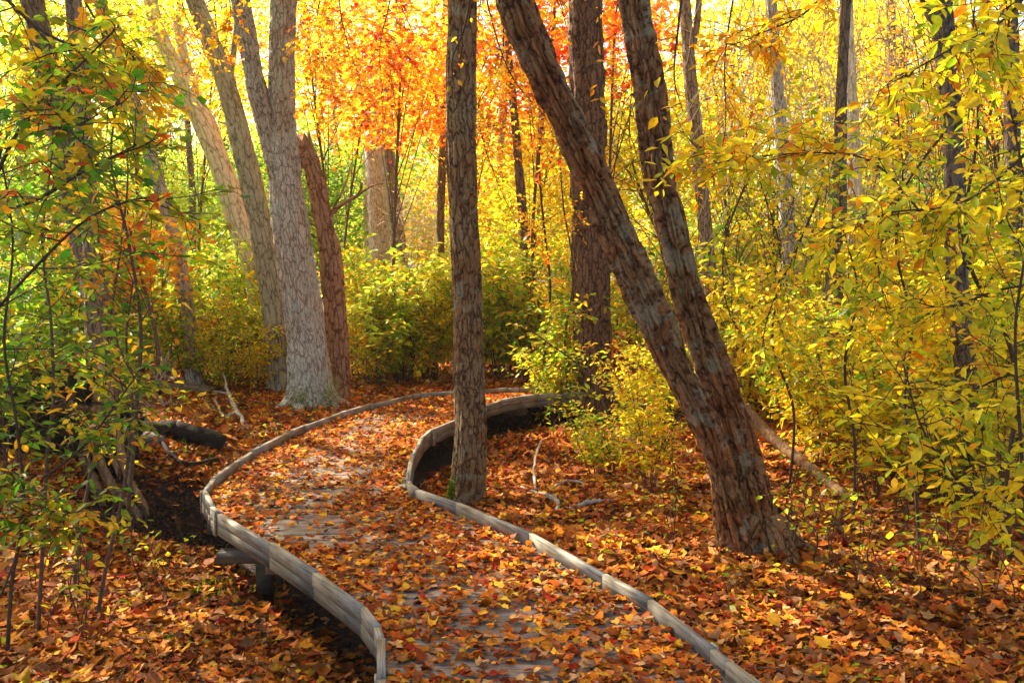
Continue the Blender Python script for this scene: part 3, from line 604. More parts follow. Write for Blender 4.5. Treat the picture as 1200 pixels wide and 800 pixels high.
tree('tree', 'slanting grey trunk between green foliage and the pale leaning tree', [dict(px=[(214, 330, 20), (200, 265, 19), (180, 195, 19), (160, 130, 18), (140, 70, 17), (120, 10, 16), (112, -30, 16)], d=12.5)],
     B_GREY, top=9, crown_pal=YELLOW, cr=(2.4, 2.4, 1.8), ncl=70, seed=43, sides=36, ridge=.012)
tree('tree', 'thin dark trunk standing far back in the bright gap', [dict(px=[(226, 300, 9), (225, 220, 9), (220, 150, 8), (215, 60, 7)], d=22)],
     B_DARK, top=8, crown_pal=LIME, cr=(2.2, 2.2, 2), ncl=120, seed=47, sides=16, ls=.1)
tree('tree', 'dull grey-green trunk just left of the straight brown trunk, beyond the curb', [dict(px=[(517, 350, 12), (516, 260, 11), (520, 150, 11), (522, 40, 10)], d=17)],
     B_DARK, top=8, crown_pal=ORANGE, cr=(2.2, 2.2, 2), ncl=150, seed=53, sides=20, ls=.1)
tree('tree', 'stout dark trunk half seen between the boardwalk end and the shaggy red one', [dict(px=[(618, 420, 18), (622, 370, 17), (616, 320, 15), (612, 250, 13), (604, 150, 11)], d=14)],
     B_DARK, top=7, crown_pal=GOLD, cr=(2, 2, 1.8), ncl=150, seed=59, sides=26)
tree('tree', 'slender tan trunk forked near the top, right of the leaning pair', [dict(px=[(835, 420, 21), (832, 330, 20), (825, 250, 19), (815, 150, 18), (808, 80, 17), (803, 10, 15), (800, -30, 14)], d=12,
     branches=[[(808, 70, 12, 9), (816, 35, 12, 8), (820, -10, 12, 7)]])],
     B_BROWN, top=8.5, crown_pal=GOLD, cr=(2.2, 2.2, 1.8), ncl=55, seed=61, sides=34)
tree('tree', 'trunk with a bright sunlit left face among hanging vines', [dict(px=[(990, 430, 30), (996, 340, 26), (1000, 250, 23), (998, 160, 21), (994, 80, 20), (990, 0, 19), (988, -30, 18)], d=11.5)],
     B_PALE, top=8.5, crown_pal=YELLOW, cr=(2.4, 2.4, 1.8), ncl=55, seed=67, sides=36, ridge=.015)
tree('tree', 'vine-wrapped greyish trunk between the tan one and the sunlit one', [dict(px=[(940, 460, 24), (932, 380, 23), (925, 300, 21), (920, 220, 19), (912, 120, 17), (905, 20, 15), (902, -20, 14)], d=11)],
     B_GREY, top=8.5, crown_pal=YELLOW, cr=(2.2, 2.2, 1.8), ncl=55, seed=71, sides=34)
dT14 = gp(1148, 612)[1]
tree('tree', 'dark mottled trunk standing in the yellow thicket near the right edge', [dict(px=[(1150, 610, 34), (1143, 540, 31), (1134, 460, 30), (1126, 380, 29), (1120, 300, 28), (1118, 200, 26), (1112, 100, 27), (1104, 20, 26), (1100, -30, 25)], d=dT14+.4,
     branches=[[(1103, 30, dT14+.4, 10), (1090, 20, dT14+.4, 9), (1082, 0, dT14+.4, 8), (1070, -30, dT14+.4, 7)]])],
     B_DARK, top=7.5, crown_pal=YELLOW, cr=(2.4, 2.4, 1.6), ncl=55, seed=73, step=.02, sides=60, ridge=.012, lumps=.14)
tree('tree', 'dark trunk glimpsed low behind yellow leaves, beside the sunlit one', [dict(px=[(968, 470, 34), (972, 400, 30), (978, 330, 24), (984, 240, 18), (986, 100, 14)], d=9.6)],
     B_DARK, top=7.5, crown_pal=YELLOW, cr=(2, 2, 1.6), ncl=55, seed=79, sides=36, ridge=.012)
tree('tree', 'dark trunk behind yellow leaves at the far right edge', [dict(px=[(1200, 560, 26), (1196, 430, 24), (1190, 300, 22), (1186, 150, 20), (1184, 0, 18)], d=8)],
     B_DARK, top=7.5, crown_pal=YELLOW, cr=(2, 2, 1.6), ncl=55, seed=83, sides=30)
tree('tree', 'thin brown trunk deep in the yellow thicket, right of the vines', [dict(px=[(1052, 440, 15), (1048, 320, 14), (1050, 200, 13), (1046, 80, 12), (1044, -10, 11)], d=13.5)],
     B_BROWN, top=8.5, crown_pal=YELLOW, cr=(2.2, 2.2, 1.8), ncl=55, seed=85, sides=24)

# understorey trees whose crowns fill the middle distance: (px, crown py, depth, radius m, rz, palette, label)
UND = [(470, 70, 13.5, 1.55, 1.1, ORANGE, 'young maple with orange leaves spreading over the path end'),
       (565, 80, 15.5, 1.6, 1.5, ORANGE, 'orange-leaved maple seen behind the straight brown trunk'),
       (650, 40, 13.5, 1.1, .9, ORED, 'red and orange maple behind the top of the leaning pair'),
       (425, 120, 17.0, 1.2, 1.1, ORANGE, 'red-orange maple beside the snapped-off trunk'),
       (640, 200, 16.5, 1.8, 1.5, YELLOW, 'golden tree filling the gap left of the shaggy red trunk'),
       (740, 190, 15.5, 1.7, 1.7, YELLOW, 'golden tree seen between the two leaning trunks'),
       (740, 20, 14.5, 1.2, .9, ORANGE, 'red and gold treetop over the leaning trunks'),
       (860, 120, 16, 2.0, 1.6, YELLOW, 'yellow understorey tree right of the tan trunk'),
       (960, 60, 18, 2.6, 1.6, YELLOW, 'yellow understorey tree behind the hanging vines'),
       (1060, 130, 14, 1.8, 1.7, YELLOW, 'yellow tree left of the dark mottled trunk'),
       (1160, 60, 12, 1.7, 1.3, GOLD, 'golden tree above the right edge thicket'),
       (900, 270, 15, 1.9, 1.1, YGREEN, 'yellow-green tree low behind the vine-wrapped trunk'),
       (360, 50, 16, 1.6, 1.2, GOLD, 'gold-leaved tree behind the forked grey trunk'),
       (370, 230, 21, 2.2, 1.6, GREEN, 'green tree showing left of the snapped-off trunk'),
       (245, 40, 16, 1.7, 1.0, YELLOW, 'yellow tree at the tops of the pale leaning trunks'),
       (150, 60, 15, 2.0, 1.4, YELLOW, 'yellow tree behind the slanting grey trunk'),
       (40, 60, 13, 2.0, 1.5, YGREEN, 'yellow-green tree at the upper left corner'),
       (200, 210, 24, 2.6, 1.9, LIME, 'lime green tree far back in the bright gap'),
       (60, 240, 13, 2.0, 1.3, GREEN, 'green tree behind the dark leaning trunk'),
       (150, 290, 11.5, .7, .6, ORANGE, 'small red-leaved sapling below the slanting grey trunk'),
       (520, 250, 24, 1.8, 1.3, GOLD, 'distant golden tree above the path end bushes'),
       (600, 280, 20, 2.0, 1.1, YGREEN, 'yellow-green tree low between the straight trunk and the shaggy one'),
       (330, 260, 26, 2.6, 2.0, LIME, 'bright lime tree beyond the forked grey trunk')]
for k, (px, py, d, rr, rz, pal, lab) in enumerate(UND):
    rng = np.random.default_rng(300+k); c = W(px, py, d); bx = c[0]+rng.normal(0, .3); by = c[1]+rng.normal(0, .3); bz = g1(bx, by)
    root = thing('understory_tree', (bx, by, bz), lab, 'tree'); base = np.array([bx, by, bz])
    g = Geo(); P = catmull([(bx, by, bz-.1), (bx+rng.normal(0, .12), by, bz+(c[2]-bz)*.4), (c[0]+rng.normal(0, .1), c[1], c[2]), (c[0], c[1], c[2]+rz*.8)], 8); rad = np.linspace(.03, .008, len(P)); tube(g, P, rad, 8)
    gl = Geo(); n = int(120*rr*rr*rz/3); cs = crown(gl, c, (rr, rr, rz), max(60, n), 30, .42, .085 if d < 18 else .11, pal, rng, MAPS if pal in (ORANGE, ORED) and d < 18 else DIA, .40, .5, scale=.9)
    for q in cs[::3]:
        i = int(len(P)*rng.uniform(.35, .95)); tube(g, catmull([P[i], (P[i]+q)/2+[0, 0, .1], q], 4), np.linspace(.009, .003, 9), 4)
    g.build('trunk', TWIG, root, True, loc=base); gl.build('crown', LEAF, root, loc=base)

# trunks farther off
FAR = [(20, 28, 14), (75, 32, 12), (145, 26, 13), (262, 30, 12), (395, 27, 9), (505, 30, 12), (585, 26, 10), (725, 24, 9), (860, 26, 12), (1085, 29, 12)]
for k, (px, d, w) in enumerate(FAR):
    rng = np.random.default_rng(500+k); b_ = W(px, 300, d); bz = g1(b_[0], b_[1]); root = thing('distant_tree', (b_[0], b_[1], bz), 'slim distant trunk far off in the glowing woods', 'tree', 'distant trunks deep in the woods')
    base = np.array([b_[0], b_[1], bz]); lean = rng.normal(0, .8); g = Geo()
    bark_tube(g, [base-[0, 0, .1], base+[lean*.2, 0, 3], base+[lean*.6, 0, 6], base+[lean, 0, 10]], np.array([1, .9, .8, .5])*wrad(w, d)*1.1, 16, .12, .01, 7, .2, .3, k)
    g.build('trunk', [B_BROWN, B_GREY, B_DARK][k % 3], root, True, loc=base)
    gl = Geo(); crown(gl, base+[lean, 0, 8.5], (2.6, 2.6, 2.6), 150, 24, .6, .13, [YELLOW, LIME, LIME, YELLOW][k % 4], rng, DIA, .42); gl.build('crown', LEAF, root, loc=base)

# far woods: one mass of foliage
g = Geo(); rng = np.random.default_rng(77)
for k in range(112):
    d = rng.uniform(27, 62); px = rng.uniform(-200, 1400); x = (px-600)/F*d; u = px/1200
    top = rng.uniform(3, 15 if d > 40 else 9); pal = (LIME if u < .38 else (GOLD if u < .55 else YELLOW)) if rng.random() < .45 else (YGREEN if rng.random() < .5 else GREEN)
    if top < 4: pal = YGREEN if rng.random() < .6 else GREEN
    crown(g, (x, d, top*.62), (3.0, 3.0, max(1.4, top*.34)), 110, 22, .8, .24, pal, rng, DIA, .40, .6, scale=.4)
tag(g.build('far_woods', LEAF), 'glowing mass of yellow, lime and orange foliage far back in the woods', 'woods', None, 'stuff')

# ------------------------------------------------------------------ shrubs
def make_shrub(name, seed, h, spread, nst, pal, ls=.07, tw=12, tl=.35, sp=.045, t0=.2, mat=TWIG, r0=.007, sub=0, tpl=OVAL, bend=.5, label='x', cat='shrub', group=None):
    rng = np.random.default_rng(seed); root = thing(name, (0, 0, 0), label, cat, group); gw, gl = Geo(), Geo(); stems = []
    for k in range(nst):
        a = rng.random()*6.283; s = rng.uniform(.3, 1)*spread; hh = h*rng.uniform(.65, 1); dr = np.array([math.cos(a), math.sin(a), 0])
        P = catmull([dr*.04-[0, 0, .06], dr*s*.25+[0, 0, hh*.35]+rng.normal(0, .04, 3), dr*s*.6+[0, 0, hh*.72]+rng.normal(0, .06, 3), dr*s+[0, 0, hh]], 5)
        rad = np.linspace(r0*(.7+.5*rng.random()), .002, len(P)); tube(gw, P, rad, 5); stems.append((P, rad))
    grow(gw, gl, stems, rng, pal, ls, tw, tl, sp, t0, tpl, sub=sub, wr=.0028)
    gw.build('stems', mat, root); gl.build('foliage', LEAF, root); return root
def place(proto, used, loc, rz, sc, label, group=None, cat=None):
    if proto.name not in used: o = proto; used.add(proto.name)
    else:
        o = proto.copy(); C.objects.link(o)
        for ch in proto.children: c = ch.copy(); C.objects.link(c); c.parent = o
    o.location = tuple(float(v) for v in loc); o.rotation_euler = (0, 0, rz); o.scale = (sc, sc, sc); o['label'] = label
    if group: o['group'] = group
    elif 'group' in o: del o['group']
    return o
used = set()
SH = {'y': make_shrub('shrub', 101, 1.9, .75, 10, YELLOW, .1, 15, .42, .05, sub=1), 'y2': make_shrub('shrub', 102, 1.5, .8, 9, YELLOW, .09, 11, .38, .048, sub=1),
      'g': make_shrub('shrub', 103, 1.7, .8, 10, YGREEN, .105, 11, .42, .05, sub=1), 'g2': make_shrub('shrub', 104, 1.1, .7, 9, YGREEN, .09, 10, .32, .045, sub=1),
      'gr': make_shrub('shrub', 105, 1.8, .8, 9, GREEN, .1, 11, .42, .05, sub=1), 'o': make_shrub('shrub', 106, 1.6, .7, 8, ORANGE, .07, 13, .38, .045, sub=1),
      'l': make_shrub('shrub', 107, 1.8, .9, 10, LIME, .105, 12, .42, .05, sub=1), 'r': make_shrub('shrub', 108, 1.4, .6, 7, ORED, .06, 12, .34, .045, sub=1),
      's': make_shrub('shrub', 109, 2.4, .7, 12, [('6f9420', 1.6), ('a8b424', 3), ('dccc28', 3.6), ('f4cc22', 2)], .105, 12, .5, .055, t0=.35, mat=TWIGD, sub=1), 'b': make_shrub('shrub', 110, 1.3, .8, 14, GOLD, .05, 9, .35, .09, mat=TWIG, sub=1)}
# (px, py of the base, kind, scale, label)
SHR = [(440, 456, 'g2', .8, 'low yellow-green bush at the outer edge of the bend'), (470, 452, 'g2', .85, 'second low yellow-green bush along the far curb, left of the straight trunk'), (500, 449, 'y2', .7, 'low yellow bush against the far curb by the straight trunk'),
 (595, 444, 'g2', 1.0, 'low yellow-green bush peeping over the far curb'), (550, 440, 'g', 1.1, 'yellow-green bush directly behind the straight brown trunk'), (415, 445, 'y2', .9, 'yellow bush filling the gap right of the snapped-off trunk'), (430, 435, 'g', 1.2, 'tall yellow-green bush behind the low bush at the bend'),
 (335, 458, 'g2', .8, 'low yellow-green bush touching the left foot of the forked grey trunk'), (300, 462, 'y2', .6, 'low yellow bush in the leaf bank left of the forked grey trunk'), (262, 462, 'g2', .7, 'low yellow-green bush in the leaf bank behind the bleached branch'), (145, 460, 'gr', 1.0, 'green bush close behind the tangled stump'),
 (205, 440, 'g', 1.2, 'tall yellow-green bush behind the brown logs'), (30, 520, 'gr', 1.0, 'shaded green bush at the left edge before the root mound'), (75, 470, 'gr', 1.2, 'tall shaded green bush right behind the root mound'), (5, 560, 'gr', .9, 'shaded green bush low at the left edge'),
 (285, 452, 'g', .95, 'yellow-green bush at the foot of the lichened leaning trunk'), (318, 450, 'l', .75, 'lime bush wedged against the left side of the forked grey trunk'), (250, 448, 'o', .7, 'small orange bush left of the lichened leaning trunk'),
 (225, 455, 'g2', 1.1, 'low yellow-green bush above the brown log'), (268, 440, 'l', 1.2, 'tall lime bush before the pale leaning tree'), (300, 435, 'gr', 1.1, 'green bush behind the small orange one'), (190, 452, 'gr', .9, 'green bush above the end of the brown log'),
 (448, 452, 'l', 1.0, 'bright lime bush leaning over the far bend'), (478, 449, 'g', 1.1, 'bright yellow-green bush crowding the far bend'), (512, 447, 'y', .9, 'yellow bush half hidden by the straight brown trunk'), (585, 447, 'l', 1.1, 'lime bush just beyond the far curb'), (620, 447, 'g', 1.2, 'yellow-green bush at the end of the visible curb'),
 (1020, 585, 'y2', .8, 'open yellow shrub in the litter beyond the pale limb end'), (960, 545, 'y', .75, 'yellow shrub beside the middle of the pale limb'), (1140, 570, 'y', .85, 'dense yellow shrub before the dark mottled trunk'), (1060, 520, 'g', .95, 'yellow-green shrub left of the dark mottled trunk'),
 (870, 500, 'y2', 1.0, 'yellow shrub hugging the right side of the leaning pair'), (1010, 490, 'y', 1.1, 'tall dense yellow shrub right of the pale limb'), (930, 480, 'g', 1.1, 'tall yellow-green shrub above the pale limb'), (1110, 480, 'y', 1.1, 'tall dense yellow shrub behind the dark mottled trunk'),
 (700, 560, 'g2', .6, 'low yellow-green shrub in front of the shaggy red trunk'), (760, 575, 'y2', .62, 'low yellow shrub just left of the leaning pair, in the litter'),
 (652, 500, 'g', .62, 'yellow-green shrub leaning toward the curb beside the shaggy red trunk'), (745, 520, 'y2', .65, 'yellow shrub between the shaggy red trunk and the leaning pair'),
 (790, 505, 'g', .6, 'yellow-green shrub behind the leaning pair'), (662, 470, 'g', .85, 'yellow-green shrub behind the right end of the curb'),
 (600, 440, 'g', .9, 'yellow-green shrub just past the far curb, right of the straight trunk'), (640, 430, 'y2', 1.0, 'yellow shrub past the far curb below the golden tree'),
 (505, 440, 'g', .8, 'yellow-green bush touching the far curb, left of the straight trunk'), (465, 445, 'l', .75, 'lime bush at the outside of the far bend'), (430, 452, 'o', .55, 'small bright orange bush right of the snapped-off trunk'),
 (440, 420, 'g', 1.0, 'yellow-green bush behind the small orange bush'), (490, 410, 'l', 1.0, 'tall lime bush beyond the far bend'), (540, 425, 'gr', .9, 'green bush hidden partly by the straight brown trunk'),
 (575, 410, 'l', 1.1, 'lime bush beyond the far curb right of the straight trunk'), (415, 430, 'l', .8, 'lime bush just right of the snapped-off trunk'),
 (325, 430, 'g', .75, 'yellow-green bush left of the forked grey trunk'), (300, 415, 'o', .8, 'orange-tinted bush left of the forked grey trunk'), (270, 430, 'g2', 1.0, 'low yellow-green bush below the pale leaning tree'),
 (240, 420, 'gr', .9, 'green bush under the lichened leaning tree'), (255, 400, 'gr', 1.25, 'tall dark green bush at the feet of the leaning trees'), (205, 430, 'b', 1.0, 'twiggy sparse bush behind the bleached branches'),
 (170, 440, 'g', .85, 'yellow-green bush behind the tangled stump'), (215, 400, 'o', 1.0, 'orange bush in front of the green tree gap'), (180, 400, 'r', .9, 'reddish bush behind the brown trunk on the left'),
 (140, 430, 'gr', 1.0, 'green bush beside the brown trunk on the left'), (60, 450, 'gr', 1.1, 'green bush rising behind the dark root mound'), (20, 470, 'g', 1.1, 'yellow-green bush at the left edge behind the root mound'),
 (90, 410, 'g', 1.2, 'tall yellow-green bush left of the brown trunk'), (300, 385, 'l', 1.1, 'lime bush in the bright gap behind the forked grey trunk'), (225, 375, 'l', 1.3, 'lime bush far back in the bright gap'),
 (160, 380, 'g', 1.3, 'yellow-green bush far back on the left'), (30, 400, 'gr', 1.4, 'tall green bush far back at the left edge'), (340, 400, 'y', .9, 'yellow bush seen past the forked grey trunk'),
 (850, 470, 'g', 1.0, 'yellow-green shrub seen just right of the leaning pair'), (900, 500, 'y', .8, 'yellow shrub behind the fallen pale log'), (880, 455, 'gr', 1.0, 'darker green shrub behind the pale log'),
 (945, 520, 'g', .85, 'yellow-green shrub right of the pale log'), (930, 450, 'y', 1.0, 'yellow shrub below the vine-wrapped trunk'), (985, 505, 'y', .9, 'yellow shrub below the sunlit trunk'), (1005, 545, 'g2', .95, 'low yellow-green shrub right of the log end'),
 (1035, 500, 's', .8, 'tall dark-stemmed yellow shrub left of the dark mottled trunk'), (1050, 560, 'y2', .85, 'yellow shrub in the litter left of the dark mottled trunk'), (1090, 530, 'y', .85, 'dense yellow shrub beside the dark mottled trunk'),
 (1100, 590, 'g2', .8, 'low yellow-green shrub at the foot of the dark mottled trunk'), (1165, 560, 's', .8, 'tall dark-stemmed yellow shrub right of the dark mottled trunk'), (1185, 610, 'y2', .9, 'yellow shrub by the right edge above the litter'),
 (1130, 500, 'y', 1.0, 'yellow shrub behind the dark mottled trunk'), (1180, 490, 's', 1.0, 'tall yellow shrub behind the right edge thicket'), (1070, 460, 's', 1.1, 'tall dark-stemmed shrub below the thin brown trunk'),
 (1000, 450, 's', 1.1, 'tall dark-stemmed yellow shrub behind the sunlit trunk'), (960, 420, 'g', 1.4, 'big yellow-green shrub deep behind the vines'), (900, 415, 'y', 1.3, 'big yellow shrub deep behind the tan trunk'),
 (840, 420, 'g', 1.3, 'big yellow-green shrub behind the tan trunk'), (790, 420, 'y', 1.2, 'yellow shrub framed between the leaning trunks'), (745, 430, 'g', 1.2, 'yellow-green shrub right of the shaggy red trunk'),
 (720, 400, 'y', 1.4, 'tall yellow shrub far behind the leaning pair'), (660, 400, 'l', 1.3, 'lime shrub far behind the shaggy red trunk'), (1040, 410, 'y', 1.5, 'tall yellow shrub deep in the right thicket'),
 (1110, 420, 'y', 1.5, 'tall yellow shrub deep behind the dark mottled trunk'), (1170, 420, 'g', 1.5, 'tall yellow-green shrub deep at the right edge'), (870, 385, 'l', 1.6, 'tall lime shrub deep behind the pale log'),
 (980, 385, 'l', 1.7, 'tall lime shrub in the deep right woods'), (770, 385, 'l', 1.6, 'tall lime shrub deep between the leaning trunks'), (120, 370, 'l', 1.7, 'tall lime bush deep in the left woods'),
 (420, 385, 'l', 1.5, 'tall lime bush behind the thick pale trunk'), (520, 380, 'y', 1.5, 'tall yellow bush deep behind the straight trunk'), (600, 378, 'g', 1.7, 'tall yellow-green bush deep beyond the curb'), (460, 378, 'g', 1.6, 'tall yellow-green bush deep beyond the lime bush')]
rng = np.random.default_rng(61)
for (px, py, k, sc, lab) in SHR:
    p = gp(px, py); place(SH[k], used, p, rng.random()*6.28, sc*rng.uniform(.95, 1.08), lab)

# seedlings in the litter
SD = [make_shrub('seedling', 140+k, [.55, .8, .38][k], .12, [2, 2, 1][k], [YGREEN, YELLOW, YGREEN][k], .06, 5, .14, .045, t0=.3, r0=.004, mat=TWIGD, label='x', cat='seedling') for k in range(3)]
rng = np.random.default_rng(62)
ZONE = [((930, 1190), (560, 740), 34, 'thin yellow-leaved seedling in the litter right of the leaning pair', 'seedlings right of the leaning pair'),
        ((600, 800), (500, 640), 10, 'little yellow-green seedling in the litter between curb and leaning pair', 'seedlings between the curb and the leaning pair'),
        ((20, 250), (600, 760), 12, 'little green seedling in the litter by the bare thin stems', 'seedlings around the thin stems'),
        ((200, 330), (440, 520), 6, 'small green seedling near the bleached dead branch', 'seedlings near the bleached branch')]
for (xa_, ya_, n, lab, grp) in ZONE:
    for _ in range(n):
        px = rng.uniform(*xa_); py = ya_[0]+(ya_[1]-ya_[0])*rng.random()**1.4; place(SD[rng.integers(3)], used, gp(px, py), rng.random()*6.28, rng.uniform(.7, 1.2), lab, grp)
for p_ in SD+list(SH.values()):
    if p_.name not in used: print('UNUSED', p_.name)

# ------------------------------------------------------------------ custom saplings close to the camera
def sapling(name, label, stems, pal, ls=.08, tw=10, tl=.4, sp=.05, t0=.3, seed=1, mat=TWIG, sub=0, tpl=OVAL, cat='sapling', droop=.25, bare=.1):
    rng = np.random.default_rng(seed); gw, gl = Geo(), Geo(); S = []; base = None
    for st in stems:
        P = catmull([W(a, b, d) for a, b, d, w in st], 6); r = np.interp(np.linspace(0, len(st)-1, len(P)), range(len(st)), [wrad(w, d)*.68 for a, b, d, w in st])
        if base is None: base = P[0].copy()
        tube(gw, P, r, 7); S.append((P, r))
    ls *= .84; sp *= .74; tw = int(tw*1.15)
    base[2] = min(base[2], g1(base[0], base[1])+.0) if base[2] < .3 else base[2]
    root = thing(name, base, label, cat); grow(gw, gl, S, rng, pal, ls, tw, tl, sp, t0, tpl, sub=sub, droop=droop, bare=bare)
    gw.build('stems', mat, root, True, loc=base); gl.build('foliage', LEAF, root, loc=base)
    return root
def dg(px, py): return float(gp(px, py)[1])
LY = [('3f7a1c', 2.2), ('6a9a22', 3), ('a0aa26', 2), ('d8b820', 1.8), ('e0981a', .4)]
d = dg(52, 745)
sapling('sapling', 'thin brown sapling with green and yellow leaves, leftmost of the bare-footed stems', [[(44, 750, d, 8), (50, 640, d, 7), (55, 540, d, 6.5), (62, 470, d, 6), (60, 380, d, 5), (50, 280, d, 4), (62, 160, d, 3), (50, 60, d, 2)]], LY, .075, 22, .5, .055, .30, 201, sub=1)
d = dg(88, 695)
sapling('sapling', 'thin sapling curving up past the tangled stump, second of the bare-footed stems', [[(86, 700, d, 7), (92, 640, d, 6), (105, 560, d, 6), (122, 490, d, 5), (126, 400, d, 5), (140, 300, d, 4), (150, 200, d, 3), (140, 110, d, 2)]], LY, .085, 22, .5, .055, .35, 202, sub=1)
d = dg(120, 725)
sapling('sapling', 'thin sapling with yellow leaves, nearest to the boardwalk of the bare-footed stems', [[(112, 735, d, 8), (125, 660, d, 7), (142, 590, d, 6.5), (152, 520, d, 6), (155, 470, d, 5), (148, 400, d, 4), (156, 330, d, 3)]], YELLOW, .08, 12, .38, .055, .4, 203, sub=0)
d = dg(15, 770)
sapling('sapling', 'green-leaved sapling at the lower left edge with crossing twigs', [[(8, 780, d, 8), (14, 680, d, 7), (28, 600, d, 6), (20, 500, d, 5), (5, 400, d, 5), (15, 280, d, 4), (-5, 150, d, 3)], [(50, 560, d, 4), (100, 520, d, 3.5), (160, 440, d, 3)], [(0, 700, d, 4), (40, 610, d, 3), (90, 600, d, 2.5)]], LY, .08, 20, .45, .055, .3, 204, mat=TWIGD, sub=1)
sapling('maple_sapling', 'arching dark-stemmed sapling with green and orange leaves reaching in at the left', [[(-120, 620, 3.6, 11), (-60, 430, 3.5, 8), (0, 358, 3.4, 6), (62, 292, 3.4, 5), (105, 255, 3.4, 4), (150, 236, 3.4, 4), (192, 229, 3.4, 2.5)],
        [(-60, 430, 3.5, 9), (-20, 250, 3.5, 8), (30, 140, 3.5, 6), (90, 80, 3.5, 4), (140, 30, 3.5, 3)], [(-20, 250, 3.5, 6), (40, 236, 3.4, 5), (100, 200, 3.4, 4), (160, 170, 3.4, 2.5)], [(30, 140, 3.5, 4), (80, 150, 3.4, 3), (140, 120, 3.3, 2)]], [('2f7a1c', 1.4), ('5f9a22', 3), ('98aa26', 3), ('ddb820', 2.4), ('e8961a', .5), ('d8421a', .12)], .066, 9, .42, .05, .25, 205, TWIGD, 1, MAPS)
sapling('sapling', 'yellow and green leafy sapling behind the arching one', [[(150, 600, 5.0, 8), (160, 480, 5.0, 7), (165, 380, 5.0, 6), (150, 280, 5.0, 5), (130, 180, 5.0, 4), (150, 60, 5.0, 2)]], LY, .075, 20, .55, .055, .35, 206, sub=1)
# right-hand yellow thicket, close
d = dg(1185, 660)
sapling('sapling', 'tall yellow-leaved sapling with a dark kinked stem at the right edge', [[(1185, 660, d, 9), (1180, 560, d, 8), (1192, 460, d, 8), (1175, 380, d, 8), (1140, 320, d, 7), (1132, 250, d, 6), (1146, 150, d, 4.5), (1140, 40, d, 3), (1150, -60, d, 2)],
        [(1140, 320, d, 5), (1080, 250, d-.1, 4), (1030, 195, d-.2, 3), (980, 180, d-.3, 2.5), (900, 182, d-.3, 2), (835, 192, d-.3, 1.4)]], YELLOW, .095, 24, .6, .055, .35, 211, TWIGD, 1)
d = dg(1075, 650)
sapling('sapling', 'yellow-green sapling rising left of the dark mottled trunk', [[(1078, 655, d, 7), (1072, 560, d, 6), (1060, 470, d, 5.5), (1068, 380, d, 5), (1050, 290, d, 4), (1058, 200, d, 3), (1048, 100, d, 2)]], YELLOW, .088, 26, .55, .055, .3, 212, TWIGD, 1)
d = dg(1215, 760)
sapling('sapling', 'low arching dark sapling with broad yellow leaves by the right edge', [[(1230, 770, d, 10), (1205, 640, d, 8), (1160, 590, d, 7), (1120, 560, d-.1, 5), (1080, 500, d-.2, 3.5), (1060, 430, d-.2, 2.5)], [(1205, 640, d, 7), (1195, 500, d, 6), (1190, 380, d, 5), (1205, 250, d, 4), (1180, 100, d, 3), (1185, 0, d, 2)]], YELLOW, .09, 20, .5, .055, .3, 213, TWIGD, 1)
d = dg(1000, 610)
sapling('sapling', 'slender yellow-green sapling standing right of the pale log', [[(1000, 612, d, 6), (1002, 520, d, 5), (990, 430, d, 5), (1005, 340, d, 4), (985, 250, d, 3), (990, 160, d, 2)]], YGREEN, .088, 22, .5, .055, .3, 214, TWIGD, 1)
d = dg(915, 570)
sapling('sapling', 'yellow-leaved sapling just right of the leaning pair', [[(925, 575, d, 5), (930, 480, d, 5), (905, 400, d, 4), (915, 300, d, 3.5), (890, 210, d, 2.5)]], YELLOW, .08, 22, .5, .055, .3, 215, TWIGD, 1)
d = dg(640, 470)
sapling('sapling', 'thin dark sapling right beside the end of the curb', [[(641, 470, d, 5), (638, 400, d, 5), (645, 340, d, 4), (638, 270, d, 4), (632, 190, d, 3), (640, 100, d, 2)]], GOLD, .07, 16, .5, .05, .3, 216, TWIGD, 1)
d = dg(665, 480)
sapling('sapling', 'pale thin sapling between the curb end and the shaggy red trunk', [[(668, 480, d, 4), (662, 400, d, 4), (672, 320, d, 3), (660, 240, d, 3), (655, 160, d, 2)]], GOLD, .07, 14, .45, .05, .3, 217, TWIG, 1)
d = dg(690, 560)
sapling('sapling', 'thin sapling with long yellow leaves before the shaggy red trunk', [[(720, 565, d, 4), (716, 500, d, 4), (690, 440, d, 3), (640, 400, d, 2.5), (610, 380, d, 2)]], YGREEN, .085, 12, .3, .05, .2, 218, TWIG, 0)

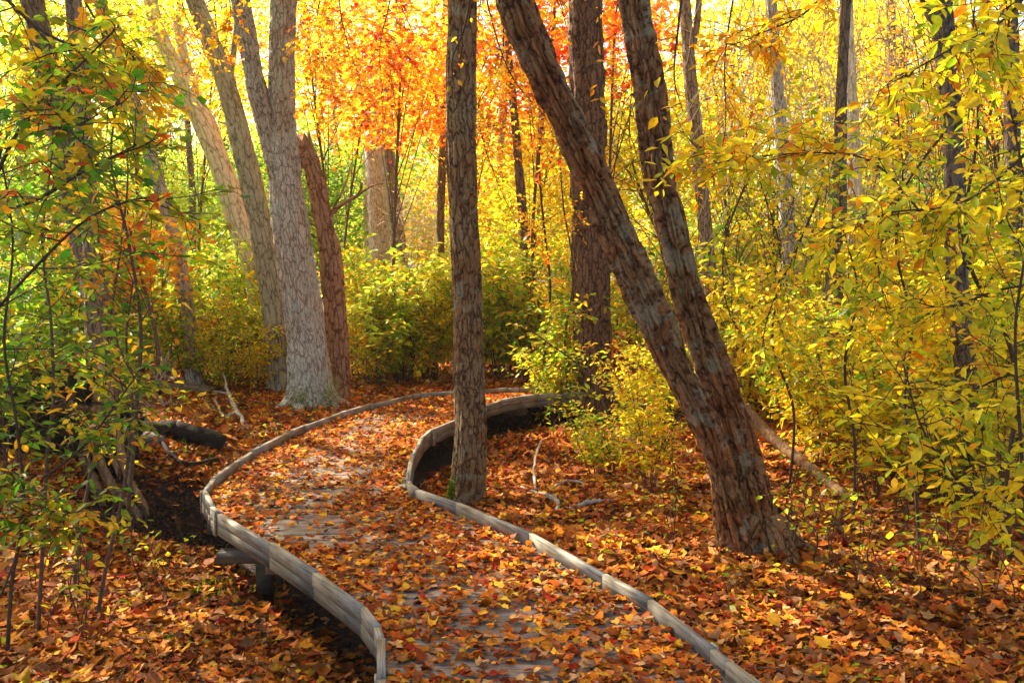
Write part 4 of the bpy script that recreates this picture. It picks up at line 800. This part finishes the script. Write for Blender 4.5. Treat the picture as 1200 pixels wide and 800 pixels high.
# hanging sprays that come in over the top of the frame
def spray(label, pts, pal, ls, seed, tw=8, tl=.3, tpl=OVAL, sp=.05, mat=TWIGD, sub=0):
    rng = np.random.default_rng(seed); gw, gl = Geo(), Geo(); P = catmull([W(*p) for p in pts], 6); tube(gw, P, np.linspace(.008, .002, len(P)), 5); base = P[0]
    root = thing('hanging_branch', base, label, 'branch'); ls *= .84; sp *= .8; grow(gw, gl, [(P, None)], rng, pal, ls, tw, tl, sp, .15, tpl, sub=sub, droop=.6)
    gw.build('stems', mat, root, True, loc=base); gl.build('foliage', LEAF, root, loc=base)
LEMON = [('7aa024', 1.6), ('b0bc28', 2.6), ('e0d22c', 3.4), ('f6d428', 3), ('f4b822', .8)]
SP = [('drooping orange maple branch over the snapped-off trunk', [(395, -60, 9), (400, 20, 9), (420, 90, 9), (440, 160, 9)], ORANGE, .075, 24, .5, MAPS),
      ('drooping red and gold branch left of the straight brown trunk', [(470, -60, 8.5), (455, 10, 8.5), (445, 60, 8.4), (450, 120, 8.4)], ORED, .07, 24, .5, MAPS),
      ('dark bare-tipped orange branch right of the straight brown trunk', [(560, -60, 8), (575, 20, 8), (600, 90, 8), (640, 140, 8), (650, 170, 8)], ORANGE, .07, 22, .5, MAPS),
      ('long orange spray crossing between straight and leaning trunks', [(575, -80, 9), (590, 60, 9.2), (560, 130, 9.4), (590, 230, 9.6), (630, 290, 9.8)], GOLD, .07, 24, .55, MAPS),
      ('hanging twig of yellow leaves before the shaggy red trunk', [(700, -60, 5.6), (702, 20, 5.6), (705, 80, 5.6), (700, 125, 5.6)], GOLD, .085, 7, .16, OVAL),
      ('hanging twig of gold leaves across the upright leaning trunk', [(805, -50, 5.0), (795, 30, 5.0), (790, 90, 5.0), (800, 130, 5.0)], GOLD, .085, 7, .18, OVAL),
      ('small yellow leaves clinging over the straight brown trunk', [(560, -60, 5.7), (545, 30, 5.75), (530, 70, 5.8), (533, 105, 5.8)], GOLD, .06, 7, .12, OVAL),
      ('yellow leafy vine climbing the lichened leaning trunk', [(205, -60, 11.5), (215, 10, 11.5), (235, 60, 11.6), (230, 100, 11.6)], GOLD, .08, 26, .4, OVAL),
      ('orange maple branch left of the forked grey trunk top', [(255, -60, 9), (270, 10, 9), (262, 60, 9)], GOLD, .08, 10, .3, MAPS),
      ('orange branch right of the forked grey trunk top', [(390, -60, 10.5), (372, 20, 10.5), (380, 80, 10.5), (365, 130, 10.5)], ORANGE, .08, 18, .5, MAPS),
      ('yellow maple branch hanging into the upper left corner', [(-30, -40, 3.6), (40, 30, 3.6), (90, 60, 3.6), (130, 110, 3.7)], [('5f9a22', 2), ('8aaa22', 3), ('d8b820', 3), ('e8a41a', 1)], .07, 16, .4, MAPS),
      ('yellow maple branch hanging left of the slanting grey trunk', [(70, -60, 5), (110, 20, 5), (150, 60, 5), (180, 90, 5)], [('8aaa22', 1), ('d8b020', 3), ('e89a1a', 2)], .085, 14, .4, MAPS),
      ('broad gold branch hanging into the upper right corner', [(1240, -60, 4), (1180, 20, 4), (1110, 60, 4), (1040, 100, 4.1)], YELLOW, .095, 20, .45, OVAL),
      ('yellow branch reaching left from the right edge at mid height', [(1260, 120, 4.2), (1180, 200, 4.2), (1120, 240, 4.2), (1040, 250, 4.2), (980, 280, 4.3)], YELLOW, .095, 22, .4, OVAL),
      ('lemon yellow spray crossing the dark mottled trunk', [(1230, 330, 4.6), (1170, 340, 4.6), (1110, 360, 4.6), (1060, 350, 4.6)], LEMON, .095, 16, .4, OVAL),
      ('lemon yellow spray low at the right edge above the arching sapling', [(1250, 430, 4.4), (1180, 440, 4.4), (1120, 470, 4.4), (1070, 500, 4.4)], LEMON, .095, 16, .4, OVAL),
      ('green-yellow spray hanging right of the sunlit trunk', [(1110, 150, 5.2), (1060, 220, 5.2), (1030, 300, 5.2), (1040, 370, 5.2)], LEMON, .09, 18, .45, OVAL),
      ('green-yellow spray hanging in front of the vine-wrapped trunk', [(960, 230, 6.2), (930, 300, 6.2), (900, 370, 6.2), (890, 430, 6.2)], LEMON, .09, 18, .5, OVAL),
      ('lemon yellow spray between the tan trunk and the leaning pair', [(880, 200, 6.6), (850, 280, 6.6), (850, 350, 6.6), (870, 400, 6.6)], LEMON, .085, 16, .45, OVAL),
      ('orange-gold branch above the vines', [(1000, -60, 6), (950, 10, 6), (890, 40, 6), (840, 60, 6)], GOLD, .09, 14, .4, OVAL),
      ('yellow branch right of the upright leaning trunk', [(870, -60, 7), (850, 60, 7), (850, 150, 7), (835, 220, 7)], GOLD, .085, 16, .45, OVAL)]
for k, (lab, pts, pal, ls, tw, tl, tpl) in enumerate(SP): spray(lab, pts, pal, ls, 400+k, tw, tl, tpl, sub=1 if tl > .25 else 0)

# hanging vines (bare pale strands)
def vines(label, x0, x1, d, y0, y1, n, seed, mat=TWIGP, rad=.005):
    rng = np.random.default_rng(seed); g = Geo(); base = W((x0+x1)/2, y0, d)
    for k in range(n):
        px = rng.uniform(x0, x1); dz = rng.uniform(-.7, .7); a = rng.uniform(y0-60, y0+.35*(y1-y0)); b = a+(y1-a)*rng.uniform(.4, 1); q = [W(px, a, d+dz)]
        m = 7; drift = rng.normal(0, .2)
        for i in range(1, m): px += rng.normal(drift*60, 13); q.append(W(px, a+(b-a)*i/(m-1), d+dz+rng.normal(0, .05)))
        tube(g, catmull(q, 3), rad*rng.uniform(.5, 1.3), 3, 0, None, False)
    tag(g.build('hanging_vines', mat, loc=base), label, 'vines')
vines('pale sunlit bare vines draping between the tan and sunlit trunks', 840, 985, 11.2, -40, 330, 90, 1)
vines('pale bare vines hanging around the sunlit trunk', 985, 1075, 10.8, -40, 380, 50, 2)
g = Geo(); rng = np.random.default_rng(3); cb = W(493, 270, 18.0)
for k in range(420):
    p = cb+rng.normal(0, 1, 3)*[.28, .25, .45]; q = [p]; dr = norm(rng.normal(0, 1, 3)+[0, 0, -.5])
    for i in range(4): dr = norm(dr+rng.normal(0, .6, 3)-[0, 0, .2]); q.append(q[-1]+dr*.08)
    tube(g, q, .005, 3, 0, None, False)
tag(g.build('hanging_vines', TWIGP, loc=cb), 'cream sunlit tangle of dead vines right of the dark trunk beyond the boardwalk end', 'vines')
vines('brown vine stems tangled behind the dark mottled trunk', 1040, 1180, 9.5, 20, 450, 50, 4, TWIG, .005)
vines('brown vine stems tangled under the vine-wrapped trunk', 850, 1000, 10, 200, 500, 50, 5, TWIG, .005)

# ------------------------------------------------------------------ stump, logs, sticks, stone
def stick(name, label, lines, mat, cat='fallen branch', sides=7, rough=.12, seed=1):
    rng = np.random.default_rng(seed); g = Geo(); base = None
    for pts in lines:
        P = np.array([np.append(gp(a, b)[:2], g1(*gp(a, b)[:2])+h) for a, b, h, w in pts]); d = P[:, 1]
        P = catmull(P, 8); r = np.interp(np.linspace(0, len(pts)-1, len(P)), range(len(pts)), [wrad(p[3], dd) for p, dd in zip(pts, d)])
        P = P+rng.normal(0, 1, P.shape)*r[:, None]*(.25 if sides < 10 else .06); r = r*(1+rng.normal(0, rough*(1 if sides < 10 else .3), len(r)))
        if base is None: base = P[0].copy()
        tube(g, P, r, sides)
    tag(g.build(name, mat, None, True, loc=base), label, cat); return base
stick('fallen_branch', 'crooked grey stick lying in the litter right of the straight brown trunk', [[(608, 572, .02, 3), (630, 582, .03, 5), (650, 592, .05, 7), (656, 604, .01, 5)], [(628, 582, .03, 4), (626, 560, .12, 3), (634, 545, .22, 2.5)]], DEAD)
stick('fallen_branch', 'short curved grey stick near the foot of the low yellow shrub', [[(668, 600, .02, 5), (690, 596, .05, 6), (710, 592, .03, 5), (722, 588, .02, 2)]], DEAD, seed=2)
stick('fallen_log', 'pale fallen limb leaning down into the litter behind the leaning pair', [[(868, 555, .55, 15), (900, 560, .34, 14), (945, 572, .18, 13), (990, 590, .06, 11)]], TANW, 'log', 12, .06, 3)
stick('fallen_log', 'dark rotten log with a black broken end above the hollow', [[(170, 512, .06, 20), (200, 514, .08, 22), (230, 522, .09, 24), (262, 530, .07, 22)]], ROT, 'log', 16, .1, 4)
stick('fallen_log', 'brown log lying in the litter behind the bleached branches', [[(185, 458, .06, 10), (215, 459, .06, 12), (252, 462, .05, 10)]], B_BROWN, 'log', 12, .08, 5)
stick('fallen_log', 'thinner brown log lying just behind another in the litter', [[(190, 448, .06, 7), (245, 452, .05, 6)]], B_BROWN, 'log', 12, .08, 15)
stick('fallen_branch', 'forked bleached dead branch left of the far curb', [[(292, 508, .02, 5), (278, 492, .1, 5), (268, 480, .18, 4), (262, 462, .3, 2)], [(278, 492, .1, 4), (262, 494, .06, 3), (252, 482, .14, 2)], [(268, 480, .18, 3), (250, 480, .2, 2)]], DEAD, seed=6)
stick('fallen_branch', 'dark thin pole lying across the leaf bank above the hollow', [[(170, 558, .10, 4), (210, 553, .10, 5), (256, 547, .06, 5)]], ROT, seed=7)
stick('fallen_branch', 'short dark stick in the litter below the sleeper', [[(218, 742, .02, 4), (240, 744, .03, 5), (262, 741, .02, 3)]], ROT, seed=8)
stick('fallen_branch', 'thin grey stick slanting in the litter under the yellow shrub', [[(640, 580, .02, 2.5), (665, 572, .06, 3), (690, 572, .03, 2)]], DEAD, seed=9)
# bleached standing dead branch
g = Geo(); rng = np.random.default_rng(15); db = gp(197, 482); d = db[1]
def twigs(p, dr, ln, r, dep):
    q = [p]; 
    for k in range(4): dr = norm(dr+rng.normal(0, .28, 3)); q.append(q[-1]+dr*ln/4)
    q = np.array(q); tube(g, q, np.linspace(r, r*.5, 5), 5)
    if dep:
        for k in range(3 if dep > 1 else 4): i = rng.integers(1, 5); twigs(q[i], norm(dr+rng.normal(0, .7, 3)), ln*.62, r*.6, dep-1)
twigs(db-[0, 0, .05], norm(np.array([.05, 0, 1])), .42, .017, 3); twigs(db, norm(np.array([-.7, 0, .5])), .42, .013, 3)
tag(g.build('dead_branch', DEAD, None, True, loc=db), 'bleached grey dead bush of bare crooked twigs behind the rotten log', 'dead bush')
# stone
g = Geo(); c = gp(172, 520); u = np.linspace(0, math.pi, 14); v = np.linspace(0, 2*math.pi, 24, endpoint=False); U, V = np.meshgrid(u, v, indexing='ij')
S = np.stack([np.sin(U)*np.cos(V), np.sin(U)*np.sin(V), np.cos(U)], -1).reshape(-1, 3); S = S*(.8+.5*fbm(S*1.6+5, 3, 2))[:, None]*[.13, .10, .07]+c+[0, 0, .03]
i = np.arange(13)[:, None]*24; j = np.arange(24)[None]; q = np.stack([i+j, i+24+j, i+24+(j+1) % 24, i+(j+1) % 24], -1).reshape(-1, 4); g.add(S, q.ravel(), [4]*len(q))
tag(g.build('rock', STONE, None, True, loc=c), 'grey weathered rock beside the rotten log', 'rock')
# uprooted stump: dark root mound, fan of roots, split pale slabs
sb = gp(85, 560); root = thing('uprooted_stump', sb, 'dark tangled uprooted stump with split pale wood and hanging roots', 'stump')
rng = np.random.default_rng(33); g = Geo(); n1, n2_ = 40, 60
c = W(45, 500, sb[1]+.6); U, V = np.meshgrid(np.linspace(0, math.pi, n1), np.linspace(0, 2*math.pi, n2_, endpoint=False), indexing='ij')
S = np.stack([np.sin(U)*np.cos(V), np.sin(U)*np.sin(V), np.cos(U)], -1).reshape(-1, 3); S = S*(.62+.75*fbm(S*2.3+1, 4, 6))[:, None]*[.85, .45, .62]+[c[0], c[1], .05]
i = np.arange(n1-1)[:, None]*n2_; j = np.arange(n2_)[None]; q = np.stack([i+j, i+n2_+j, i+n2_+(j+1) % n2_, i+(j+1) % n2_], -1).reshape(-1, 4); g.add(S, q.ravel(), [4]*len(q))
g.build('root_mound', noisemat('dark_root_soil', [(.3, srgb('060403')), (.6, srgb('1a110b')), (.8, srgb('382418'))], 16, bump=1, dist=.05), root, True, loc=sb)
g = Geo()
for k in range(90):
    a = rng.uniform(0, 6.283); st = np.array([c[0]+rng.normal(0, .35), c[1]-.35+rng.normal(0, .12), rng.uniform(0, .6)]); q = [st]; dr = norm(np.array([rng.normal(0, 1), rng.normal(-.5, .4), rng.normal(0, .6)]))
    for i in range(6): dr = norm(dr+rng.normal(0, .45, 3)); q.append(q[-1]+dr*rng.uniform(.06, .13))
    tube(g, catmull(q, 2), np.linspace(rng.uniform(.003, .014), .002, 13), 5)
g.build('roots', TWIGD, root, True, loc=sb)
d = sb[1]+.1
for k, (pts, w) in enumerate([([(118, 455, d+.4), (112, 520, d+.1), (135, 575, d), (165, 598, d-.1)], 14), ([(132, 470, d+.3), (140, 520, d+.1), (150, 560, d), (172, 592, d-.1)], 11), ([(98, 470, d+.4), (100, 540, d+.1), (120, 580, d)], 16),
        ([(122, 430, d+.5), (128, 480, d+.3), (124, 530, d+.2)], 15), ([(80, 470, d+.2), (104, 500, d), (140, 545, d-.1)], 8), ([(60, 480, d+.2), (100, 478, d+.1), (150, 500, d)], 6)]):
    g = Geo(); P = [W(*p) for p in pts]; bark_tube(g, P, [wrad(w, d)*q_ for q_ in np.linspace(1.1, .5, len(P))], 26, .02, .012, 6, 0, .2, 70+k, 0, .1, .15); g.build('split_wood', TANW, root, True, loc=sb)
# leaves resting on the mound
n = 700; P = S[rng.integers(0, len(S), n)]; P = P[(P[:, 2] > .1)]; n = len(P); A = rng.normal(0, 1, (n, 3)); g = Geo(); leaves(g, MAP, P+[0, 0, .02], A, norm(UP+rng.normal(0, .5, (n, 3))), .07*rng.uniform(.6, 1.1, n), pick(LITTER, n, rng), .3, 0, rng)
tag(g.build('fallen_leaves', FALLEN), 'brown fallen leaves caught on the uprooted stump', 'fallen leaves', None, 'stuff')

# leaves drifted against the trunks, and bits of twig in the litter
g = Geo(); rng = np.random.default_rng(55)
for (px, py, rr_, n) in ((549, 590, .15, 420), (886, 648, .24, 900), (697, 497, .26, 600), (366, 477, .33, 900), (396, 470, .2, 400)):
    c = gp(px, py); a = rng.random(n)*6.283; q = rr_+np.abs(rng.normal(0, .09, n)); x = c[0]+np.cos(a)*q; y = c[1]+np.sin(a)*q; k = ~inside(x, y); x, y, q, n = x[k], y[k], q[k], int(k.sum())
    z = G(x, y)+.07*np.exp(-(q-rr_)/.07)*rng.random(n); A = rng.normal(0, 1, (n, 3))*[1, 1, .4]; leaves(g, MAP, np.c_[x, y, z+.01], A, norm(UP+rng.normal(0, .45, (n, 3))), .055*rng.uniform(.5, 1.2, n), pick(LITTER, n, rng, None, .3)*1.1, .25, 0, rng)
tag(g.build('fallen_leaves', FALLEN), 'brown and orange leaves drifted against the feet of the trunks', 'fallen leaves', None, 'stuff')
g = Geo(); x, y, r = scatter(900, -5.5, 6.5, 2.8, 11, 93); k = ~inside(x, y); x, y = x[k], y[k]; z = G(x, y)
for i in range(len(x)):
    a = r.random()*6.283; l_ = r.uniform(.06, .32); q = [np.array([x[i], y[i], z[i]+.03])]
    for _ in range(3): a += r.normal(0, .35); q.append(q[-1]+np.array([math.cos(a), math.sin(a), r.normal(0, .12)])*l_/3)
    tube(g, q, np.linspace(.004, .0015, 4)*r.uniform(.6, 1.6), 4, 0, None, False)
tag(g.build('twig_debris', TWIG), 'small broken twigs strewn through the leaf litter', 'twig debris', None, 'stuff')
# grass tufts and low green herbs
g = Geo(); rng = np.random.default_rng(44)
for (px, py, n, s_) in [(268, 575, 60, .14), (255, 690, 70, .13), (228, 612, 60, .15), (300, 700, 30, .1), (210, 760, 50, .1), (285, 790, 60, .1), (565, 560, 40, .1), (300, 520, 60, .12), (330, 515, 30, .1), (660, 640, 20, .08), (1010, 720, 30, .08), (170, 700, 40, .1)]:
    c = gp(px, py); P = c+rng.normal(0, 1, (n, 3))*[.12, .12, 0]; P[:, 2] = G(P[:, 0], P[:, 1]); A = norm(rng.normal(0, .5, (n, 3))+[0, 0, 1]); V = (OVAL[0]*[.16, 1, 1], OVAL[1])
    leaves(g, V, P, A, rng.normal(0, 1, (n, 3)), s_*.5*rng.uniform(.5, 1.2, n), pick(GREEN[:3], n, rng), .3, 0, rng)
tag(g.build('grass', LEAF), 'short green grass tufts poking through the fallen leaves', 'grass', None, 'stuff')
g = Geo()
n = 2600; x, y, r = scatter(n, -6, 7, 3.2, 13, 91); k = ~inside(x, y) & (n2(x, y, .8, 40) > .52); x, y = x[k], y[k]; n = len(x)
th = r.random(n*4)*6.283; P = np.repeat(np.c_[x, y, G(x, y)+.05], 4, 0)+r.normal(0, .025, (n*4, 3)); A = np.stack([np.cos(th), np.sin(th), .2+0*th], 1)
leaves(g, OVAL, P, A, norm(UP+r.normal(0, .4, (n*4, 3))), .045*r.uniform(.5, 1.3, n*4), pick(YGREEN, n*4, r), .2, 0, r)
tag(g.build('ground_cover', LEAF), 'low green herbs dotted through the leaf litter', 'ground cover', None, 'stuff')

# ------------------------------------------------------------------ added haze volume, brightens the background with a soft glow
HAZE = .0007
if HAZE:
    g = Geo(); box(g, (-85, -12), (85, -12), (85, 80), (-85, 80), -3.0, 24.0); m, nt, out = newmat('added_glow_haze'); pv = nt.nodes.new('ShaderNodeVolumePrincipled')
    pv.inputs['Color'].default_value = (1, .96, .86, 1); pv.inputs['Density'].default_value = HAZE; pv.inputs['Anisotropy'].default_value = .35; nt.links.new(pv.outputs[0], out.inputs['Volume'])
    o = g.build('haze', m); o['kind'] = 'stuff'; o['label'] = 'thin haze volume added to give the far woods a bright glow'; o['category'] = 'haze'
# ------------------------------------------------------------------ light, sky, camera
sc = bpy.context.scene; w = bpy.data.worlds.new('World'); sc.world = w; w.use_nodes = True; nt = w.node_tree
SUN_EL, SUN_AZ = 44.0, -55.0      # azimuth from straight ahead, negative = to the left
bgn = nt.nodes['Background']; sky = nt.nodes.new('ShaderNodeTexSky'); sky.sky_type = 'NISHITA'; sky.sun_disc = False; sky.sun_elevation = R(SUN_EL); sky.sun_rotation = R(SUN_AZ); sky.dust_density = 3.0; sky.air_density = 1.0
nt.links.new(sky.outputs[0], bgn.inputs[0]); bgn.inputs[1].default_value = .105
sd = bpy.data.lights.new('sun', 'SUN'); sd.energy = 5.0; sd.angle = R(.6); sd.color = (1, .93, .80); so = bpy.data.objects.new('sun', sd); C.objects.link(so)
az = R(SUN_AZ); el = R(SUN_EL); dirv = Vector((math.sin(az)*math.cos(el), math.cos(az)*math.cos(el), math.sin(el))); so.rotation_euler = dirv.to_track_quat('Z', 'Y').to_euler()
cam = bpy.data.cameras.new('camera'); co = bpy.data.objects.new('camera', cam); C.objects.link(co); co.location = (0, 0, HC); co.rotation_euler = (R(90)-PITCH, 0, 0)
cam.sensor_width = 36; cam.lens = 36*F/1200; cam.clip_end = 1500; cam.clip_start = .05; sc.camera = co
sc.view_settings.view_transform = 'Standard'; sc.view_settings.look = 'None'; sc.view_settings.exposure = 2.0; sc.view_settings.use_white_balance = True; sc.view_settings.white_balance_temperature = 6850; sc.view_settings.white_balance_tint = 8; sc.view_settings.gamma = 1
cy = sc.cycles; cy.max_bounces = 7; cy.diffuse_bounces = 4; cy.glossy_bounces = 2; cy.transmission_bounces = 4; cy.use_denoising = True; cy.volume_bounces = 1; cy.volume_max_steps = 64; cy.sample_clamp_indirect = 6
print('FACES', sum(len(m.polygons) for m in bpy.data.meshes))
